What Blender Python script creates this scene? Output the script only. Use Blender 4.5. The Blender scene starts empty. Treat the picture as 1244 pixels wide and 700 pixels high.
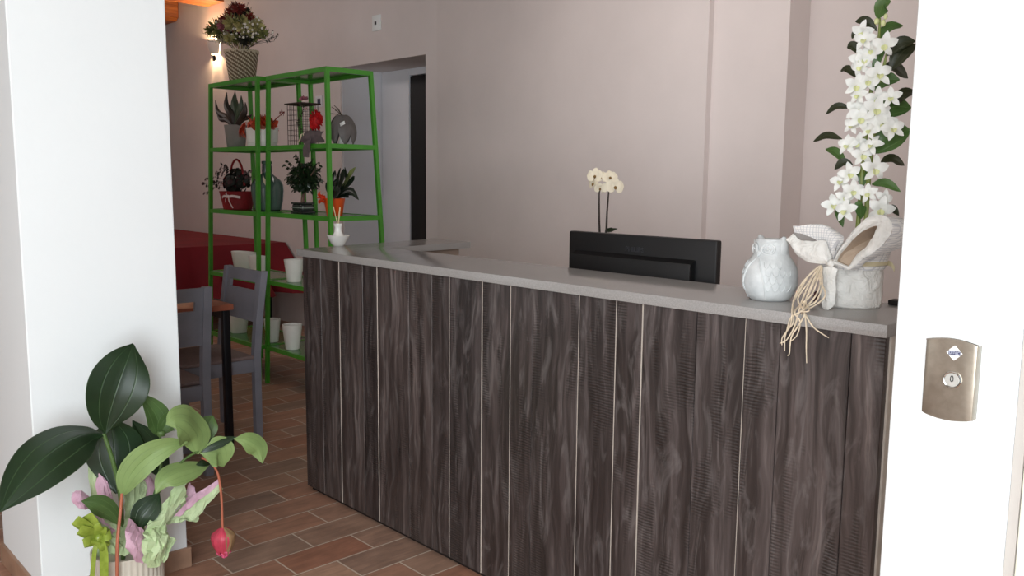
import bpy, bmesh, math, random
from mathutils import Vector, Matrix, noise
S = bpy.context.scene
PI = math.pi
# ------------------------------------------------------------------ camera
FPX = 1035.39
CAM = Vector((3.348, -1.913, 1.4145))
PIT, ROL, YAW = 0.12737, 0.009378, 0.809104
FWD = Vector((-math.sin(YAW)*math.cos(PIT), math.cos(YAW)*math.cos(PIT), -math.sin(PIT)))
_r = Vector((math.cos(YAW), math.sin(YAW), 0)); _u = _r.cross(FWD)
RGT = math.cos(ROL)*_r + math.sin(ROL)*_u
UPV = -math.sin(ROL)*_r + math.cos(ROL)*_u
cd = bpy.data.cameras.new('camera'); cam = bpy.data.objects.new('camera', cd)
S.collection.objects.link(cam)
M = Matrix((RGT, UPV, -FWD)).transposed().to_4x4(); M.translation = CAM
cam.matrix_world = M
cd.sensor_width = 36.0; cd.sensor_fit = 'HORIZONTAL'; cd.lens = FPX/1244*36; cd.clip_start = 0.02
S.camera = cam
# ------------------------------------------------------------------ light
S.view_settings.view_transform = 'Standard'; S.view_settings.look = 'None'
S.view_settings.exposure = 0.0; S.view_settings.gamma = 1.0
wd = bpy.data.worlds.new('daylight'); S.world = wd; wd.use_nodes = True
wd.node_tree.nodes['Background'].inputs[0].default_value = (0.86, 0.93, 1.0, 1)
wd.node_tree.nodes['Background'].inputs[1].default_value = 0.75
def area(name, loc, target, sx, sy, power, col, spread=180):
    l = bpy.data.lights.new(name, 'AREA'); l.shape = 'RECTANGLE'; l.size = sx; l.size_y = sy
    l.energy = power; l.color = col; l.spread = math.radians(spread)
    o = bpy.data.objects.new(name, l); S.collection.objects.link(o); o.location = loc
    o.rotation_euler = (Vector(target)-Vector(loc)).to_track_quat('-Z', 'Y').to_euler()
    return o
area('entrance_daylight', (3.8, -2.8, 1.45), (1.3, -0.4, 0.95), 1.3, 2.2, 122, (0.89, 0.955, 1.0))
area('lobby_window_daylight', (1.2, -3.9, 1.3), (2.0, 0.5, 1.0), 2.0, 2.2, 20, (0.96, 0.98, 1.0))
area('reception_side_fill', (4.5, 1.3, 1.7), (0.0, 0.9, 1.2), 1.2, 1.4, 8, (1.0, 0.90, 0.84))  # added fill from the right to lift the interior; that wall has no window

area('reception_wall_fill', (1.0, .55, 3.15), (1.0, 2.2, 1.35), 3.0, .3, 9, (1.0, 0.94, 0.90), 105)  # added fill light washing the back wall; no ceiling fitting is modelled
area('dining_wall_fill', (-4.2, -.4, 3.1), (-4.0, 2.2, 1.2), 3.0, .4, 18, (1.0, 0.90, 0.86))  # invented fill brightening the dining side wall, without a real fitting
# ------------------------------------------------------------------ helpers
def W(px, py, X=None, Y=None, Z=None):
    """point of the photograph at a known real-world plane"""
    d = FWD + RGT*((px-622)/FPX) + UPV*((350-py)/FPX)
    if X is not None: t = (X-CAM.x)/d.x
    elif Y is not None: t = (Y-CAM.y)/d.y
    else: t = (Z-CAM.z)/d.z
    return CAM + t*d
COL = S.collection
ROOTM = {}
def thing(name, label, cat, loc=(0, 0, 0), rotz=0, group=None):
    o = bpy.data.objects.new(name, None); COL.objects.link(o)
    o.location = loc; o.rotation_euler = (0, 0, rotz); o.empty_display_size = .05
    o['label'] = label; o['category'] = cat
    if group: o['group'] = group
    ROOTM[o.name] = Matrix.Translation(Vector(loc)) @ Matrix.Rotation(rotz, 4, 'Z')
    return o
def rootof(o):
    while o.parent: o = o.parent
    return o
def obj(name, bm, mat, parent=None, world=True, smooth=True, label=None):
    """link bm as ONE mesh object; world=True: bm is in world space"""
    if parent is not None and world:
        bm.transform(ROOTM[rootof(parent).name].inverted())
    me = bpy.data.meshes.new(name)
    bmesh.ops.recalc_face_normals(bm, faces=bm.faces) if not bm.faces.layers.int.get('keep') else None
    bm.to_mesh(me); bm.free()
    for m in (mat if isinstance(mat, (list, tuple)) else [mat]): me.materials.append(m)
    if smooth:
        me.polygons.foreach_set('use_smooth', [True]*len(me.polygons))
        try: me.set_sharp_from_angle(angle=math.radians(38))
        except Exception: pass
    o = bpy.data.objects.new(name, me); COL.objects.link(o)
    if parent is not None: o.parent = parent
    if label: o['label'] = label
    return o
def tag(o, label, cat, group=None):
    o['label'] = label; o['category'] = cat
    if group: o['group'] = group
    return o
def struct(name, bm, mat, parent=None, smooth=False):
    o = obj(name, bm, mat, parent, smooth=smooth); o['kind'] = 'structure'; return o
def dup(root, loc, rotz=0, label=None, group=None):
    r = root.copy(); COL.objects.link(r); r.location = loc; r.rotation_euler = (0, 0, rotz)
    if label: r['label'] = label
    if group: r['group'] = group
    ROOTM[r.name] = Matrix.Translation(Vector(loc)) @ Matrix.Rotation(rotz, 4, 'Z')
    for ch in list(root.children):
        c = ch.copy(); COL.objects.link(c); c.parent = r
        for g in ch.children:
            d = g.copy(); COL.objects.link(d); d.parent = c
    return r
NB = bmesh.new
def box(bm, x0, x1, y0, y1, z0, z1, bev=0, mi=0, seg=2):
    vs = [bm.verts.new((x, y, z)) for z in (z0, z1) for x, y in ((x0, y0), (x1, y0), (x1, y1), (x0, y1))]
    fs = [bm.faces.new([vs[i] for i in f]) for f in ((3, 2, 1, 0), (4, 5, 6, 7), (0, 1, 5, 4), (1, 2, 6, 5), (2, 3, 7, 6), (3, 0, 4, 7))]
    for f in fs: f.material_index = mi
    if bev:
        es = list({e for f in fs for e in f.edges})
        bmesh.ops.bevel(bm, geom=es, offset=bev, segments=seg, affect='EDGES', profile=.5, material=-1)
    return fs
def prism(bm, poly, z0, z1, bev=0, mi=0, axis='z'):
    def P(a, b, c): return (a, b, c) if axis == 'z' else ((a, c, b) if axis == 'y' else (c, a, b))
    lo = [bm.verts.new(P(x, y, z0)) for x, y in poly]; hi = [bm.verts.new(P(x, y, z1)) for x, y in poly]
    n = len(poly); fs = [bm.faces.new(lo[::-1]), bm.faces.new(hi)]
    for i in range(n): fs.append(bm.faces.new((lo[i], lo[(i+1) % n], hi[(i+1) % n], hi[i])))
    for f in fs: f.material_index = mi
    if bev:
        es = list(set(fs[0].edges) | set(fs[1].edges))
        bmesh.ops.bevel(bm, geom=es, offset=bev, segments=2, affect='EDGES', profile=.5)
def catmull(pts, n):
    pts = [Vector(p) for p in pts]
    if len(pts) == 2: return [pts[0].lerp(pts[1], i/(n-1)) for i in range(n)]
    P = [2*pts[0]-pts[1]] + pts + [2*pts[-1]-pts[-2]]
    out = []; m = len(pts)-1
    for i in range(n):
        u = i/(n-1)*m; k = min(int(u), m-1); t = u-k
        a, b, c, d = P[k:k+4]
        out.append(.5*((2*b)+(c-a)*t+(2*a-5*b+4*c-d)*t*t+(3*b-a-3*c+d)*t**3))
    return out
def tube(bm, pts, r, seg=8, n=None, caps=True, mi=0):
    P = catmull(pts, n) if n else [Vector(p) for p in pts]
    N = len(P)
    R = r if isinstance(r, (list, tuple)) else [r]
    rad = lambda i: R[0] if len(R) == 1 else R[min(int(i/(N-1)*(len(R)-1)), len(R)-2)]*(1-((i/(N-1)*(len(R)-1))-min(int(i/(N-1)*(len(R)-1)), len(R)-2))) + R[min(int(i/(N-1)*(len(R)-1)), len(R)-2)+1]*((i/(N-1)*(len(R)-1))-min(int(i/(N-1)*(len(R)-1)), len(R)-2))
    T0 = (P[1]-P[0]).normalized()
    a = T0.orthogonal().normalized(); rings = []
    for i in range(N):
        T = (P[min(i+1, N-1)]-P[max(i-1, 0)]).normalized()
        a = (a-T*a.dot(T)).normalized(); b = T.cross(a)
        rings.append([bm.verts.new(P[i]+(a*math.cos(2*PI*k/seg)+b*math.sin(2*PI*k/seg))*rad(i)) for k in range(seg)])
    for i in range(N-1):
        for k in range(seg):
            f = bm.faces.new((rings[i][k], rings[i][(k+1) % seg], rings[i+1][(k+1) % seg], rings[i+1][k])); f.material_index = mi
    if caps:
        bm.faces.new(rings[0][::-1]).material_index = mi; bm.faces.new(rings[-1]).material_index = mi
def bar(bm, a, b, w, d=None, up=(0, 0, 1), mi=0):
    """square bar from a to b"""
    a, b = Vector(a), Vector(b); d = d or w
    T = (b-a).normalized(); u = Vector(up)
    if abs(T.dot(u)) > .95: u = Vector((0, 1, 0))
    s = T.cross(u).normalized(); u = s.cross(T)
    q = [(-w/2, -d/2), (w/2, -d/2), (w/2, d/2), (-w/2, d/2)]
    A = [bm.verts.new(a+s*x+u*y) for x, y in q]; B = [bm.verts.new(b+s*x+u*y) for x, y in q]
    fs = [bm.faces.new(A[::-1]), bm.faces.new(B)]+[bm.faces.new((A[i], A[(i+1) % 4], B[(i+1) % 4], B[i])) for i in range(4)]
    for f in fs: f.material_index = mi
def lathe(bm, prof, c=(0, 0, 0), seg=32, sx=1, sy=1, fn=None, mi=0, cap0=True, cap1=True):
    c = Vector(c); rings = []
    for r, z in prof:
        if r < 1e-5: rings.append([bm.verts.new(c+Vector((0, 0, z)))])
        else:
            ring = []
            for k in range(seg):
                th = 2*PI*k/seg; rr = r*(fn(th, z) if fn else 1)
                ring.append(bm.verts.new(c+Vector((rr*sx*math.cos(th), rr*sy*math.sin(th), z))))
            rings.append(ring)
    for i in range(len(rings)-1):
        A, B = rings[i], rings[i+1]
        for k in range(seg):
            k2 = (k+1) % seg
            if len(A) == 1 and len(B) == 1: continue
            if len(A) == 1: f = bm.faces.new((A[0], B[k2], B[k]))
            elif len(B) == 1: f = bm.faces.new((A[k], A[k2], B[0]))
            else: f = bm.faces.new((A[k], A[k2], B[k2], B[k]))
            f.material_index = mi
    if cap0 and len(rings[0]) > 1: bm.faces.new(rings[0][::-1]).material_index = mi
    if cap1 and len(rings[-1]) > 1: bm.faces.new(rings[-1]).material_index = mi
def uvl(bm): return bm.loops.layers.uv.get('uv') or bm.loops.layers.uv.new('uv')
def leaf(bm, pts, w, nrm, fold=.18, n=12, m=6, wave=0.0, peak=.45, mi=0, thick=0.0006, cup=0.0, seed=0, ex=.75):
    """a leaf blade with real thickness along a centreline; u along, v across (for veins)"""
    P = catmull(pts, n); nrm = Vector(nrm).normalized(); U = uvl(bm)
    rows = []; rowsb = []
    for i in range(n):
        t = i/(n-1)
        T = (P[min(i+1, n-1)]-P[max(i-1, 0)]).normalized()
        s = T.cross(nrm)
        s = s.normalized() if s.length > 1e-4 else T.orthogonal().normalized()
        k = s.cross(T).normalized()
        e = math.log(.5)/math.log(peak)
        ww = w*max(.03, math.sin(PI*min(max(t, 0), 1)**e))**ex*.5
        row = []; rb = []
        for j in range(m+1):
            q = -1+2*j/m
            off = s*q*ww + k*(fold*abs(q)*ww + cup*ww*(q*q) + wave*w*math.sin(t*9+seed+q*2)*abs(q))
            row.append(bm.verts.new(P[i]+off)); rb.append(bm.verts.new(P[i]+off-k*thick))
        rows.append(row); rowsb.append(rb)
    for i in range(n-1):
        for j in range(m):
            for R, rev in ((rows, 0), (rowsb, 1)):
                vs = [R[i][j], R[i][j+1], R[i+1][j+1], R[i+1][j]]
                uv = [(i/(n-1), j/m), (i/(n-1), (j+1)/m), ((i+1)/(n-1), (j+1)/m), ((i+1)/(n-1), j/m)]
                if rev: vs, uv = vs[::-1], uv[::-1]
                f = bm.faces.new(vs); f.material_index = mi
                for l, c in zip(f.loops, uv): l[U].uv = c
    bd = [(rows[i][0], rowsb[i][0], rowsb[i+1][0], rows[i+1][0]) for i in range(n-1)] + [(rows[i+1][m], rowsb[i+1][m], rowsb[i][m], rows[i][m]) for i in range(n-1)]
    for q in bd:
        bm.faces.new(q).material_index = mi
    if not bm.faces.layers.int.get('keep'): bm.faces.layers.int.new('keep')
def sheet(bm, A, B, nu=10, nv=8, amp=.004, fr=18, mi=0, bulge=0.0, bdir=None, thick=.0009, C=None, seed=0.0):
    """crumpled paper/cloth between polylines A and B (and optional middle polyline C)"""
    a = catmull(A, nu); b = catmull(B, nu); c = catmull(C, nu) if C else None
    bd = Vector(bdir) if bdir is not None else None
    V = []
    for i in range(nu):
        row = []
        for j in range(nv):
            t = j/(nv-1)
            if c: p = a[i]*(1-t)*(1-2*t)+c[i]*4*t*(1-t)+b[i]*t*(2*t-1)
            else: p = a[i].lerp(b[i], t)
            if bd is not None: p = p+bd*bulge*math.sin(PI*t)
            q = p*fr+Vector((seed, seed*.7, 0))
            p = p+Vector((noise.noise(q), noise.noise(q+Vector((9, 3, 1))), noise.noise(q+Vector((2, 7, 5)))))*amp
            row.append(p)
        V.append(row)
    top = [[None]*nv for _ in range(nu)]; bot = [[None]*nv for _ in range(nu)]
    for i in range(nu):
        for j in range(nv):
            du = V[min(i+1, nu-1)][j]-V[max(i-1, 0)][j]; dv = V[i][min(j+1, nv-1)]-V[i][max(j-1, 0)]
            nn = du.cross(dv); nn = nn.normalized() if nn.length > 1e-9 else Vector((0, 0, 1))
            top[i][j] = bm.verts.new(V[i][j]+nn*thick/2); bot[i][j] = bm.verts.new(V[i][j]-nn*thick/2)
    U = uvl(bm)
    for i in range(nu-1):
        for j in range(nv-1):
            for G, rev in ((top, 0), (bot, 1)):
                vs = [G[i][j], G[i+1][j], G[i+1][j+1], G[i][j+1]]
                uv = [(i/(nu-1), j/(nv-1)), ((i+1)/(nu-1), j/(nv-1)), ((i+1)/(nu-1), (j+1)/(nv-1)), (i/(nu-1), (j+1)/(nv-1))]
                if rev: vs, uv = vs[::-1], uv[::-1]
                f = bm.faces.new(vs); f.material_index = mi
                for l, cc in zip(f.loops, uv): l[U].uv = cc
    for i in range(nu-1):
        for j in (0, nv-1):
            bm.faces.new((top[i][j], bot[i][j], bot[i+1][j], top[i+1][j])).material_index = mi
    for j in range(nv-1):
        for i in (0, nu-1):
            bm.faces.new((top[i][j], top[i][j+1], bot[i][j+1], bot[i][j])).material_index = mi
    if not bm.faces.layers.int.get('keep'): bm.faces.layers.int.new('keep')
def strip(bm, pts, w, wdir, n=16, amp=0.0, mi=0, thick=.0008):
    P = catmull(pts, n); wd_ = Vector(wdir).normalized()
    sheet(bm, [p-wd_*w/2 for p in P], [p+wd_*w/2 for p in P], n, 4, amp, 30, mi, thick=thick)
def ball(bm, c, r, sub=2, amp=0, fr=10, sc=(1, 1, 1), mi=0):
    g = bmesh.ops.create_icosphere(bm, subdivisions=sub, radius=1)
    c = Vector(c)
    for v in g['verts']:
        d = v.co.copy()
        k = r*(1+amp*noise.noise(d*fr*.3+c*7))
        v.co = c+Vector((d.x*sc[0], d.y*sc[1], d.z*sc[2]))*k
    for f in {f for v in g['verts'] for f in v.link_faces}: f.material_index = mi
# ------------------------------------------------------------------ materials
def srgb(h):
    h = h.lstrip('#'); c = [int(h[i:i+2], 16)/255 for i in (0, 2, 4)]
    return tuple(x/12.92 if x <= .04045 else ((x+.055)/1.055)**2.4 for x in c)+(1,)
class G:
    """tiny node-graph builder"""
    def __init__(s, name):
        s.m = bpy.data.materials.new(name); s.m.use_nodes = True
        s.t = s.m.node_tree; s.b = s.t.nodes['Principled BSDF']
    def n(s, typ, **kw):
        nd = s.t.nodes.new(typ)
        for k, v in kw.items():
            if k.startswith('i_'):
                key = k[2:]; key = int(key) if key.isdigit() else key.replace('_', ' ')
                if isinstance(v, bpy.types.NodeSocket): s.t.links.new(v, nd.inputs[key])
                else: nd.inputs[key].default_value = v
            else: setattr(nd, k, v)
        return nd
    def math(s, op, a, b=0.0, c=0.0):
        nd = s.n('ShaderNodeMath', operation=op)
        for i, v in enumerate((a, b, c)):
            if isinstance(v, bpy.types.NodeSocket): s.t.links.new(v, nd.inputs[i])
            else: nd.inputs[i].default_value = v
        return nd.outputs[0]
    def mix(s, f, a, b, typ='MIX'):
        nd = s.n('ShaderNodeMix', data_type='RGBA', blend_type=typ)
        for k, v in ((0, f), (6, a), (7, b)):
            if isinstance(v, bpy.types.NodeSocket): s.t.links.new(v, nd.inputs[k])
            else: nd.inputs[k].default_value = v
        return nd.outputs[2]
    def ramp(s, f, stops):
        nd = s.n('ShaderNodeValToRGB', i_Fac=f); e = nd.color_ramp.elements
        while len(e) < len(stops): e.new(.5)
        for k, (p, c) in enumerate(stops): e[k].position = p; e[k].color = c if len(c) == 4 else (*c, 1)
        return nd.outputs[0]
    def noise(s, vec, scale, detail=4, rough=.55, dist=0):
        nd = s.n('ShaderNodeTexNoise', i_Scale=scale, i_Detail=detail, i_Roughness=rough, i_Distortion=dist)
        if vec is not None: s.t.links.new(vec, nd.inputs['Vector'])
        return nd.outputs[0]
    def mapping(s, vec, sc=(1, 1, 1), loc=(0, 0, 0), rot=(0, 0, 0)):
        return s.n('ShaderNodeMapping', i_Vector=vec, i_Scale=sc, i_Location=loc, i_Rotation=rot).outputs[0]
    def obj(s): return s.n('ShaderNodeTexCoord').outputs['Object']
    def uv(s): return s.n('ShaderNodeTexCoord').outputs['UV']
    def out(s, col=None, rough=None, metal=None, bump=None, bs=.3, bd=.01, **kw):
        def st(k, v):
            if v is None: return
            if isinstance(v, bpy.types.NodeSocket): s.t.links.new(v, s.b.inputs[k])
            else: s.b.inputs[k].default_value = v
        st('Base Color', col); st('Roughness', rough); st('Metallic', metal)
        for k, v in kw.items(): st(k.replace('_', ' '), v)
        if bump is not None:
            bn = s.n('ShaderNodeBump', i_Height=bump, i_Strength=bs, i_Distance=bd)
            s.t.links.new(bn.outputs[0], s.b.inputs['Normal'])
        return s.m
def simple(name, hexc, rough=.5, metal=0, var=.12, scale=14, bump=.15, **kw):
    g = G(name); v = g.obj(); nz = g.noise(v, scale, 5)
    c = srgb(hexc); lo = tuple(x*(1-var) for x in c[:3])+(1,); hi = tuple(min(1, x*(1+var)) for x in c[:3])+(1,)
    return g.out(g.ramp(nz, [(.3, lo), (.7, hi)]), rough, metal, g.noise(v, scale*6, 3), bump, .002, **kw)
def leafmat(name, base, vein, rough=.35, nv=3.0, var=.25, sc=8, translucent=0.0):
    g = G(name); uv = g.uv(); sep = g.n('ShaderNodeSeparateXYZ', i_0=uv)
    u, v = sep.outputs[0], sep.outputs[1]
    q = g.math('ABSOLUTE', g.math('SUBTRACT', v, .5))
    q2 = g.math('MULTIPLY', q, nv*2)
    fr = g.math('ABSOLUTE', g.math('SUBTRACT', g.math('FRACT', g.math('ADD', q2, .5)), .5))
    line = g.math('SUBTRACT', 1.0, g.n('ShaderNodeMapRange', i_Value=fr, i_1=.0, i_2=.07).outputs[0])
    nz = g.noise(g.obj(), sc, 4)
    b = srgb(base); lo = tuple(x*(1-var) for x in b[:3])+(1,); hi = tuple(x*(1+var) for x in b[:3])+(1,)
    col = g.mix(g.math('MULTIPLY', line, .55), g.ramp(nz, [(.3, lo), (.7, hi)]), srgb(vein))
    bh = g.math('ADD', g.math('MULTIPLY', line, -.6), g.math('MULTIPLY', nz, .3))
    m = g.out(col, rough, 0, bh, .35, .003)
    return m
# walls
def plaster(name, hexc, var=.05):
    g = G(name); v = g.obj()
    n1 = g.noise(v, 1.3, 6, .6); n2 = g.noise(v, 40, 4)
    c = srgb(hexc); lo = tuple(x*(1-var) for x in c[:3])+(1,); hi = tuple(x*(1+var) for x in c[:3])+(1,)
    return g.out(g.ramp(n1, [(.3, lo), (.7, hi)]), .85, 0, n2, .12, .004)
m_wall = plaster('wall_plaster', '#e0d6d3')
m_white = plaster('white_paint', '#eef2f2', .012)
m_recess = plaster('recess_plaster', '#e6e6ea')
m_ceil = plaster('ceiling_plaster', '#d8d0c8')
def marble():
    g = G('cream_stone'); v = g.obj(); n = g.noise(v, 3, 8, .65, 1.2)
    return g.out(g.ramp(n, [(.3, srgb('#bdb8a6')), (.55, srgb('#cdc9b8')), (.7, srgb('#d6d3c6'))]), .35)
m_stone = marble()
# floor: terracotta running bond, rows along Y
def floor_mat():
    g = G('terracotta_tiles'); v = g.obj(); sp = g.n('ShaderNodeSeparateXYZ', i_0=v)
    u = g.math('ADD', sp.outputs[1], .298+.165+33.0); w = g.math('ADD', sp.outputs[0], -.395+33.0)
    cv = g.n('ShaderNodeCombineXYZ', i_0=u, i_1=w)
    br = g.n('ShaderNodeTexBrick', offset=.5, offset_frequency=2, squash=1.0, i_Vector=cv.outputs[0], i_Scale=1.0,
             i_Mortar_Size=.0032, i_Mortar_Smooth=.15, i_Brick_Width=.33, i_Row_Height=.165, i_Bias=0.0)
    br.inputs['Color1'].default_value = (0, 0, 0, 1); br.inputs['Color2'].default_value = (1, 1, 1, 1); br.inputs['Mortar'].default_value = (.5, .5, .5, 1)
    tone = g.ramp(br.outputs['Color'], [(0, srgb('#a18878')), (.3, srgb('#b6907b')), (.55, srgb('#ae7c65')), (.8, srgb('#bf9a83')), (1, srgb('#9c8070'))])
    streak = g.noise(g.mapping(v, (22, 3.2, 1)), 1.5, 6, .65, .8)
    blot = g.noise(v, 7, 6, .6)
    c = g.mix(.55, tone, g.ramp(streak, [(.25, (.42, .42, .42)), (.75, (1.25, 1.2, 1.15))]), 'MULTIPLY')
    c = g.mix(.5, c, g.ramp(blot, [(.3, (.55, .5, .48)), (.7, (1.2, 1.15, 1.1))]), 'MULTIPLY')
    c = g.mix(br.outputs['Fac'], c, srgb('#cdbdac'))
    h = g.math('ADD', g.math('MULTIPLY', br.outputs['Fac'], -1.0), g.math('MULTIPLY', streak, .25))
    return g.out(c, g.ramp(blot, [(.2, (.42,)*3), (.8, (.62,)*3)]), 0, h, .4, .002)
m_floor = floor_mat()
def plank_mat():
    g = G('dark_stained_planks'); v = g.obj()
    rnd = g.n('ShaderNodeNewGeometry').outputs['Random Per Island']
    off = g.n('ShaderNodeCombineXYZ', i_0=g.math('MULTIPLY', rnd, 3.0), i_2=g.math('MULTIPLY', rnd, 7.0))
    vv = g.n('ShaderNodeVectorMath', operation='ADD', i_0=v, i_1=off.outputs[0]).outputs[0]
    warp = g.noise(g.mapping(vv, (2.2, 2.2, .9)), 2.2, 3, .5)
    wv = g.n('ShaderNodeCombineXYZ', i_0=g.math('MULTIPLY', warp, .10)).outputs[0]
    vw = g.n('ShaderNodeVectorMath', operation='ADD', i_0=vv, i_1=wv).outputs[0]
    grain = g.noise(g.mapping(vw, (16, 16, .8)), 2.2, 7, .62, .5)
    fine = g.noise(g.mapping(vw, (70, 70, 2.2)), 2.0, 5, .6)
    swirl = g.noise(g.mapping(vw, (7, 7, 1.3)), 2.6, 5, .6, 2.2)
    ratio = g.ramp(grain, [(.25, srgb('#1f1b1a')), (.45, srgb('#393332')), (.6, srgb('#504948')), (.8, srgb('#807977'))])
    tint = g.ramp(rnd, [(0, (.72, .68, .68)), (.35, (1.0, .93, .9)), (.6, (.8, .83, .86)), (.8, (1.2, 1.1, 1.05)), (1, (.88, .82, .8))])
    c = g.mix(1.0, ratio, tint, 'MULTIPLY')
    c = g.mix(g.math('MULTIPLY', g.ramp(swirl, [(.52, (0, 0, 0)), (.72, (1, 1, 1))]), .34), c, srgb('#8f8886'))
    c = g.mix(.35, c, g.ramp(fine, [(.3, (.5, .5, .5)), (.7, (1.25, 1.22, 1.2))]), 'MULTIPLY')
    # saw marks: fine horizontal ripples in irregular patches
    saw = g.n('ShaderNodeTexWave', wave_type='BANDS', bands_direction='Z', i_Vector=vw, i_Scale=36.0, i_Distortion=3.0, i_Detail=2.0, i_Detail_Scale=.7).outputs[1]
    patch = g.ramp(g.noise(g.mapping(vv, (7, 7, 2.0)), 1.6, 3), [(.53, (0, 0, 0)), (.62, (1, 1, 1))])
    sm = g.math('MULTIPLY', saw, patch)
    c = g.mix(g.math('MULTIPLY', sm, .6), c, srgb('#16110f'))
    h = g.math('ADD', g.math('MULTIPLY', grain, .6), g.math('MULTIPLY', sm, -.5))
    return g.out(c, g.ramp(grain, [(.3, (.30,)*3), (.7, (.46,)*3)]), 0, h, .5, .003)
m_plank = plank_mat()
m_rawedge = simple('raw_plank_edge', '#b3a79b', .6, scale=30)
m_dark = simple('dark_base', '#17120f', .6)
def slab_mat():
    g = G('grey_quartz'); v = g.obj()
    sp = g.noise(v, 420, 2, .5); cl = g.noise(v, 6, 4)
    c = g.mix(.3, g.ramp(sp, [(.35, srgb('#8f8b88')), (.65, srgb('#a3a09d'))]), g.ramp(cl, [(.3, srgb('#969390')), (.7, srgb('#9d9a97'))]))
    return g.out(c, .17)
m_slab = slab_mat()
m_beige = simple('beige_laminate', '#9d8a7c', .5)
m_tiletrim = simple('terracotta_skirting', '#a4826b', .5, scale=10, var=.2)
m_green = simple('green_enamel', '#45932a', .32, var=.1, scale=8, bump=.03)
m_greensheet = simple('green_enamel_sheet', '#2f7a24', .2, var=.08, scale=5, bump=.02)
m_ceram = simple('white_ceramic', '#eceae4', .18, var=.02, bump=.02)
m_potw = simple('white_glazed_pot', '#f0ede6', .3, var=.03, bump=.03)
m_chair = simple('grey_painted_wood', '#7a7a82', .5, var=.08, scale=10)
m_seat = simple('taupe_seat_pad', '#7c6a66', .7, var=.1, scale=60, bump=.3)
m_tabletop = simple('orange_stained_wood', '#9a5a44', .35, var=.3, scale=9)
m_black = simple('black_metal', '#15151a', .4, metal=.3, var=.1)
m_plastic = simple('black_plastic', '#070709', .46, var=.08, scale=40, bump=.1)
m_letter = simple('dark_grey_lettering', '#303036', .3)
def cloth_mat(name, hexc, rough=.85, sc=300):
    g = G(name); v = g.obj(); n = g.noise(v, 3, 4); w = g.noise(v, sc, 2)
    c = srgb(hexc); lo = tuple(x*.82 for x in c[:3])+(1,); hi = tuple(min(1, x*1.12) for x in c[:3])+(1,)
    return g.out(g.ramp(n, [(.3, lo), (.7, hi)]), rough, 0, w, .2, .001)
m_red = cloth_mat('burgundy_cloth', '#7c1220')
m_beam = (lambda g: g.out(g.ramp(g.noise(g.mapping(g.obj(), (14, 1.0, 14)), 2, 6, .6, .6), [(.3, srgb('#6d3414')), (.5, srgb('#9a5523')), (.7, srgb('#b87238'))]), .5))(G('beam_wood'))
m_steel = (lambda g: g.out(g.ramp(g.noise(g.mapping(g.obj(), (40, 40, 40)), 2, 5), [(.3, srgb('#8c8376')), (.7, srgb('#9b9285'))]), .36, .9, g.noise(g.obj(), 300, 3), .1, .0005))(G('satin_bronze_steel'))
m_chrome = simple('polished_chrome', '#c9c8c4', .12, 1.0, .03)
m_emblem = simple('white_print', '#f4f4f2', .4, var=.01)
m_navy = simple('navy_print', '#3c3f58', .4)
m_blackprint = simple('black_print', '#1a1a1a', .4)

# ------------------------------------------------------------------ the room
YW = 2.2
bm = NB(); box(bm, -9.5, 5.2, -4.0, 3.2, -.05, 0); struct('floor', bm, m_floor)
bm = NB(); box(bm, -9.5, 5.2, -4.0, 3.2, 3.42, 3.5); struct('ceiling', bm, m_ceil)
DX0, DX1, DZ = -3.141, -1.943, 2.35
bm = NB()
box(bm, -9.5, DX0, YW, 2.673+.3, 0, 3.42)
box(bm, DX0, DX1, YW, 2.673+.3, DZ, 3.42)
box(bm, DX1, 5.2, YW, 2.673+.3, 0, 3.42)
struct('wall_back', bm, m_wall)
bm = NB(); prism(bm, [(-1.8, YW-.001), (.749, 1.957), (.749, 2.0), (1.18, 2.0), (1.18, YW-.001)], 0, 3.419); struct('trim_1', bm, m_wall)       # stepped pilaster
bm = NB(); box(bm, DX0-.3, DX1+.3, 2.974, 3.1, 0, 2.9); struct('wall_recess', bm, m_recess)
bm = NB(); box(bm, DX0-.001, DX0+.012, YW+.012, 2.97, 0, DZ-.001); struct('trim_2', bm, m_recess)
bm = NB(); box(bm, DX0+.02, -2.72, 2.62, 2.665, 0, DZ-.002); struct('trim_3', bm, m_recess)
d1 = NB(); box(d1, -2.715, -1.96, 2.63, 2.668, .01, 2.285, .004); d1o = struct('door_1', d1, simple('dark_door_wood', '#0d0a0a', .5))
bm = NB(); box(bm, -2.715, -1.95, 2.62, 2.672, 2.29, DZ-.003); struct('trim_4', bm, m_recess)
bm = NB(); box(bm, -9.6, -9.5, -4.0, 3.2, 0, 3.5); struct('wall_left', bm, m_wall)
bm = NB(); box(bm, -9.5, 5.2, -4.1, -4.0, 0, 3.5); struct('wall_front', bm, m_wall)
bm = NB()
box(bm, 5.1, 5.2, -.6, 3.2, 0, 3.5)
struct('wall_right', bm, m_wall)
# portal: white column on the left, white jamb on the right
bm = NB(); box(bm, -.085, .40, -1.2, -.722, 0, 3.42, .004); struct('wall_column', bm, m_white)
bm = NB(); box(bm, -.095, .411, -1.211, -.711, 0, .075, .003); struct('baseboard_column', bm, m_tiletrim)
bm = NB(); box(bm, 2.861, 3.020, -.7, -.1, 0, 3.42, .008, seg=4); struct('wall_jamb', bm, m_white)
bm = NB(); box(bm, 3.033, 5.2, -.688, -.1, 0, 3.42, .002); struct('wall_entrance', bm, m_stone)
bm = NB(); box(bm, 3.0205, 3.0325, -.690, -.2, 0, 3.42); struct('trim_10', bm, simple('jamb_gap_shade', '#a9a29b', .7, var=.04))  # fills the jamb gap; the corner's shading is put into its grey colour
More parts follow.
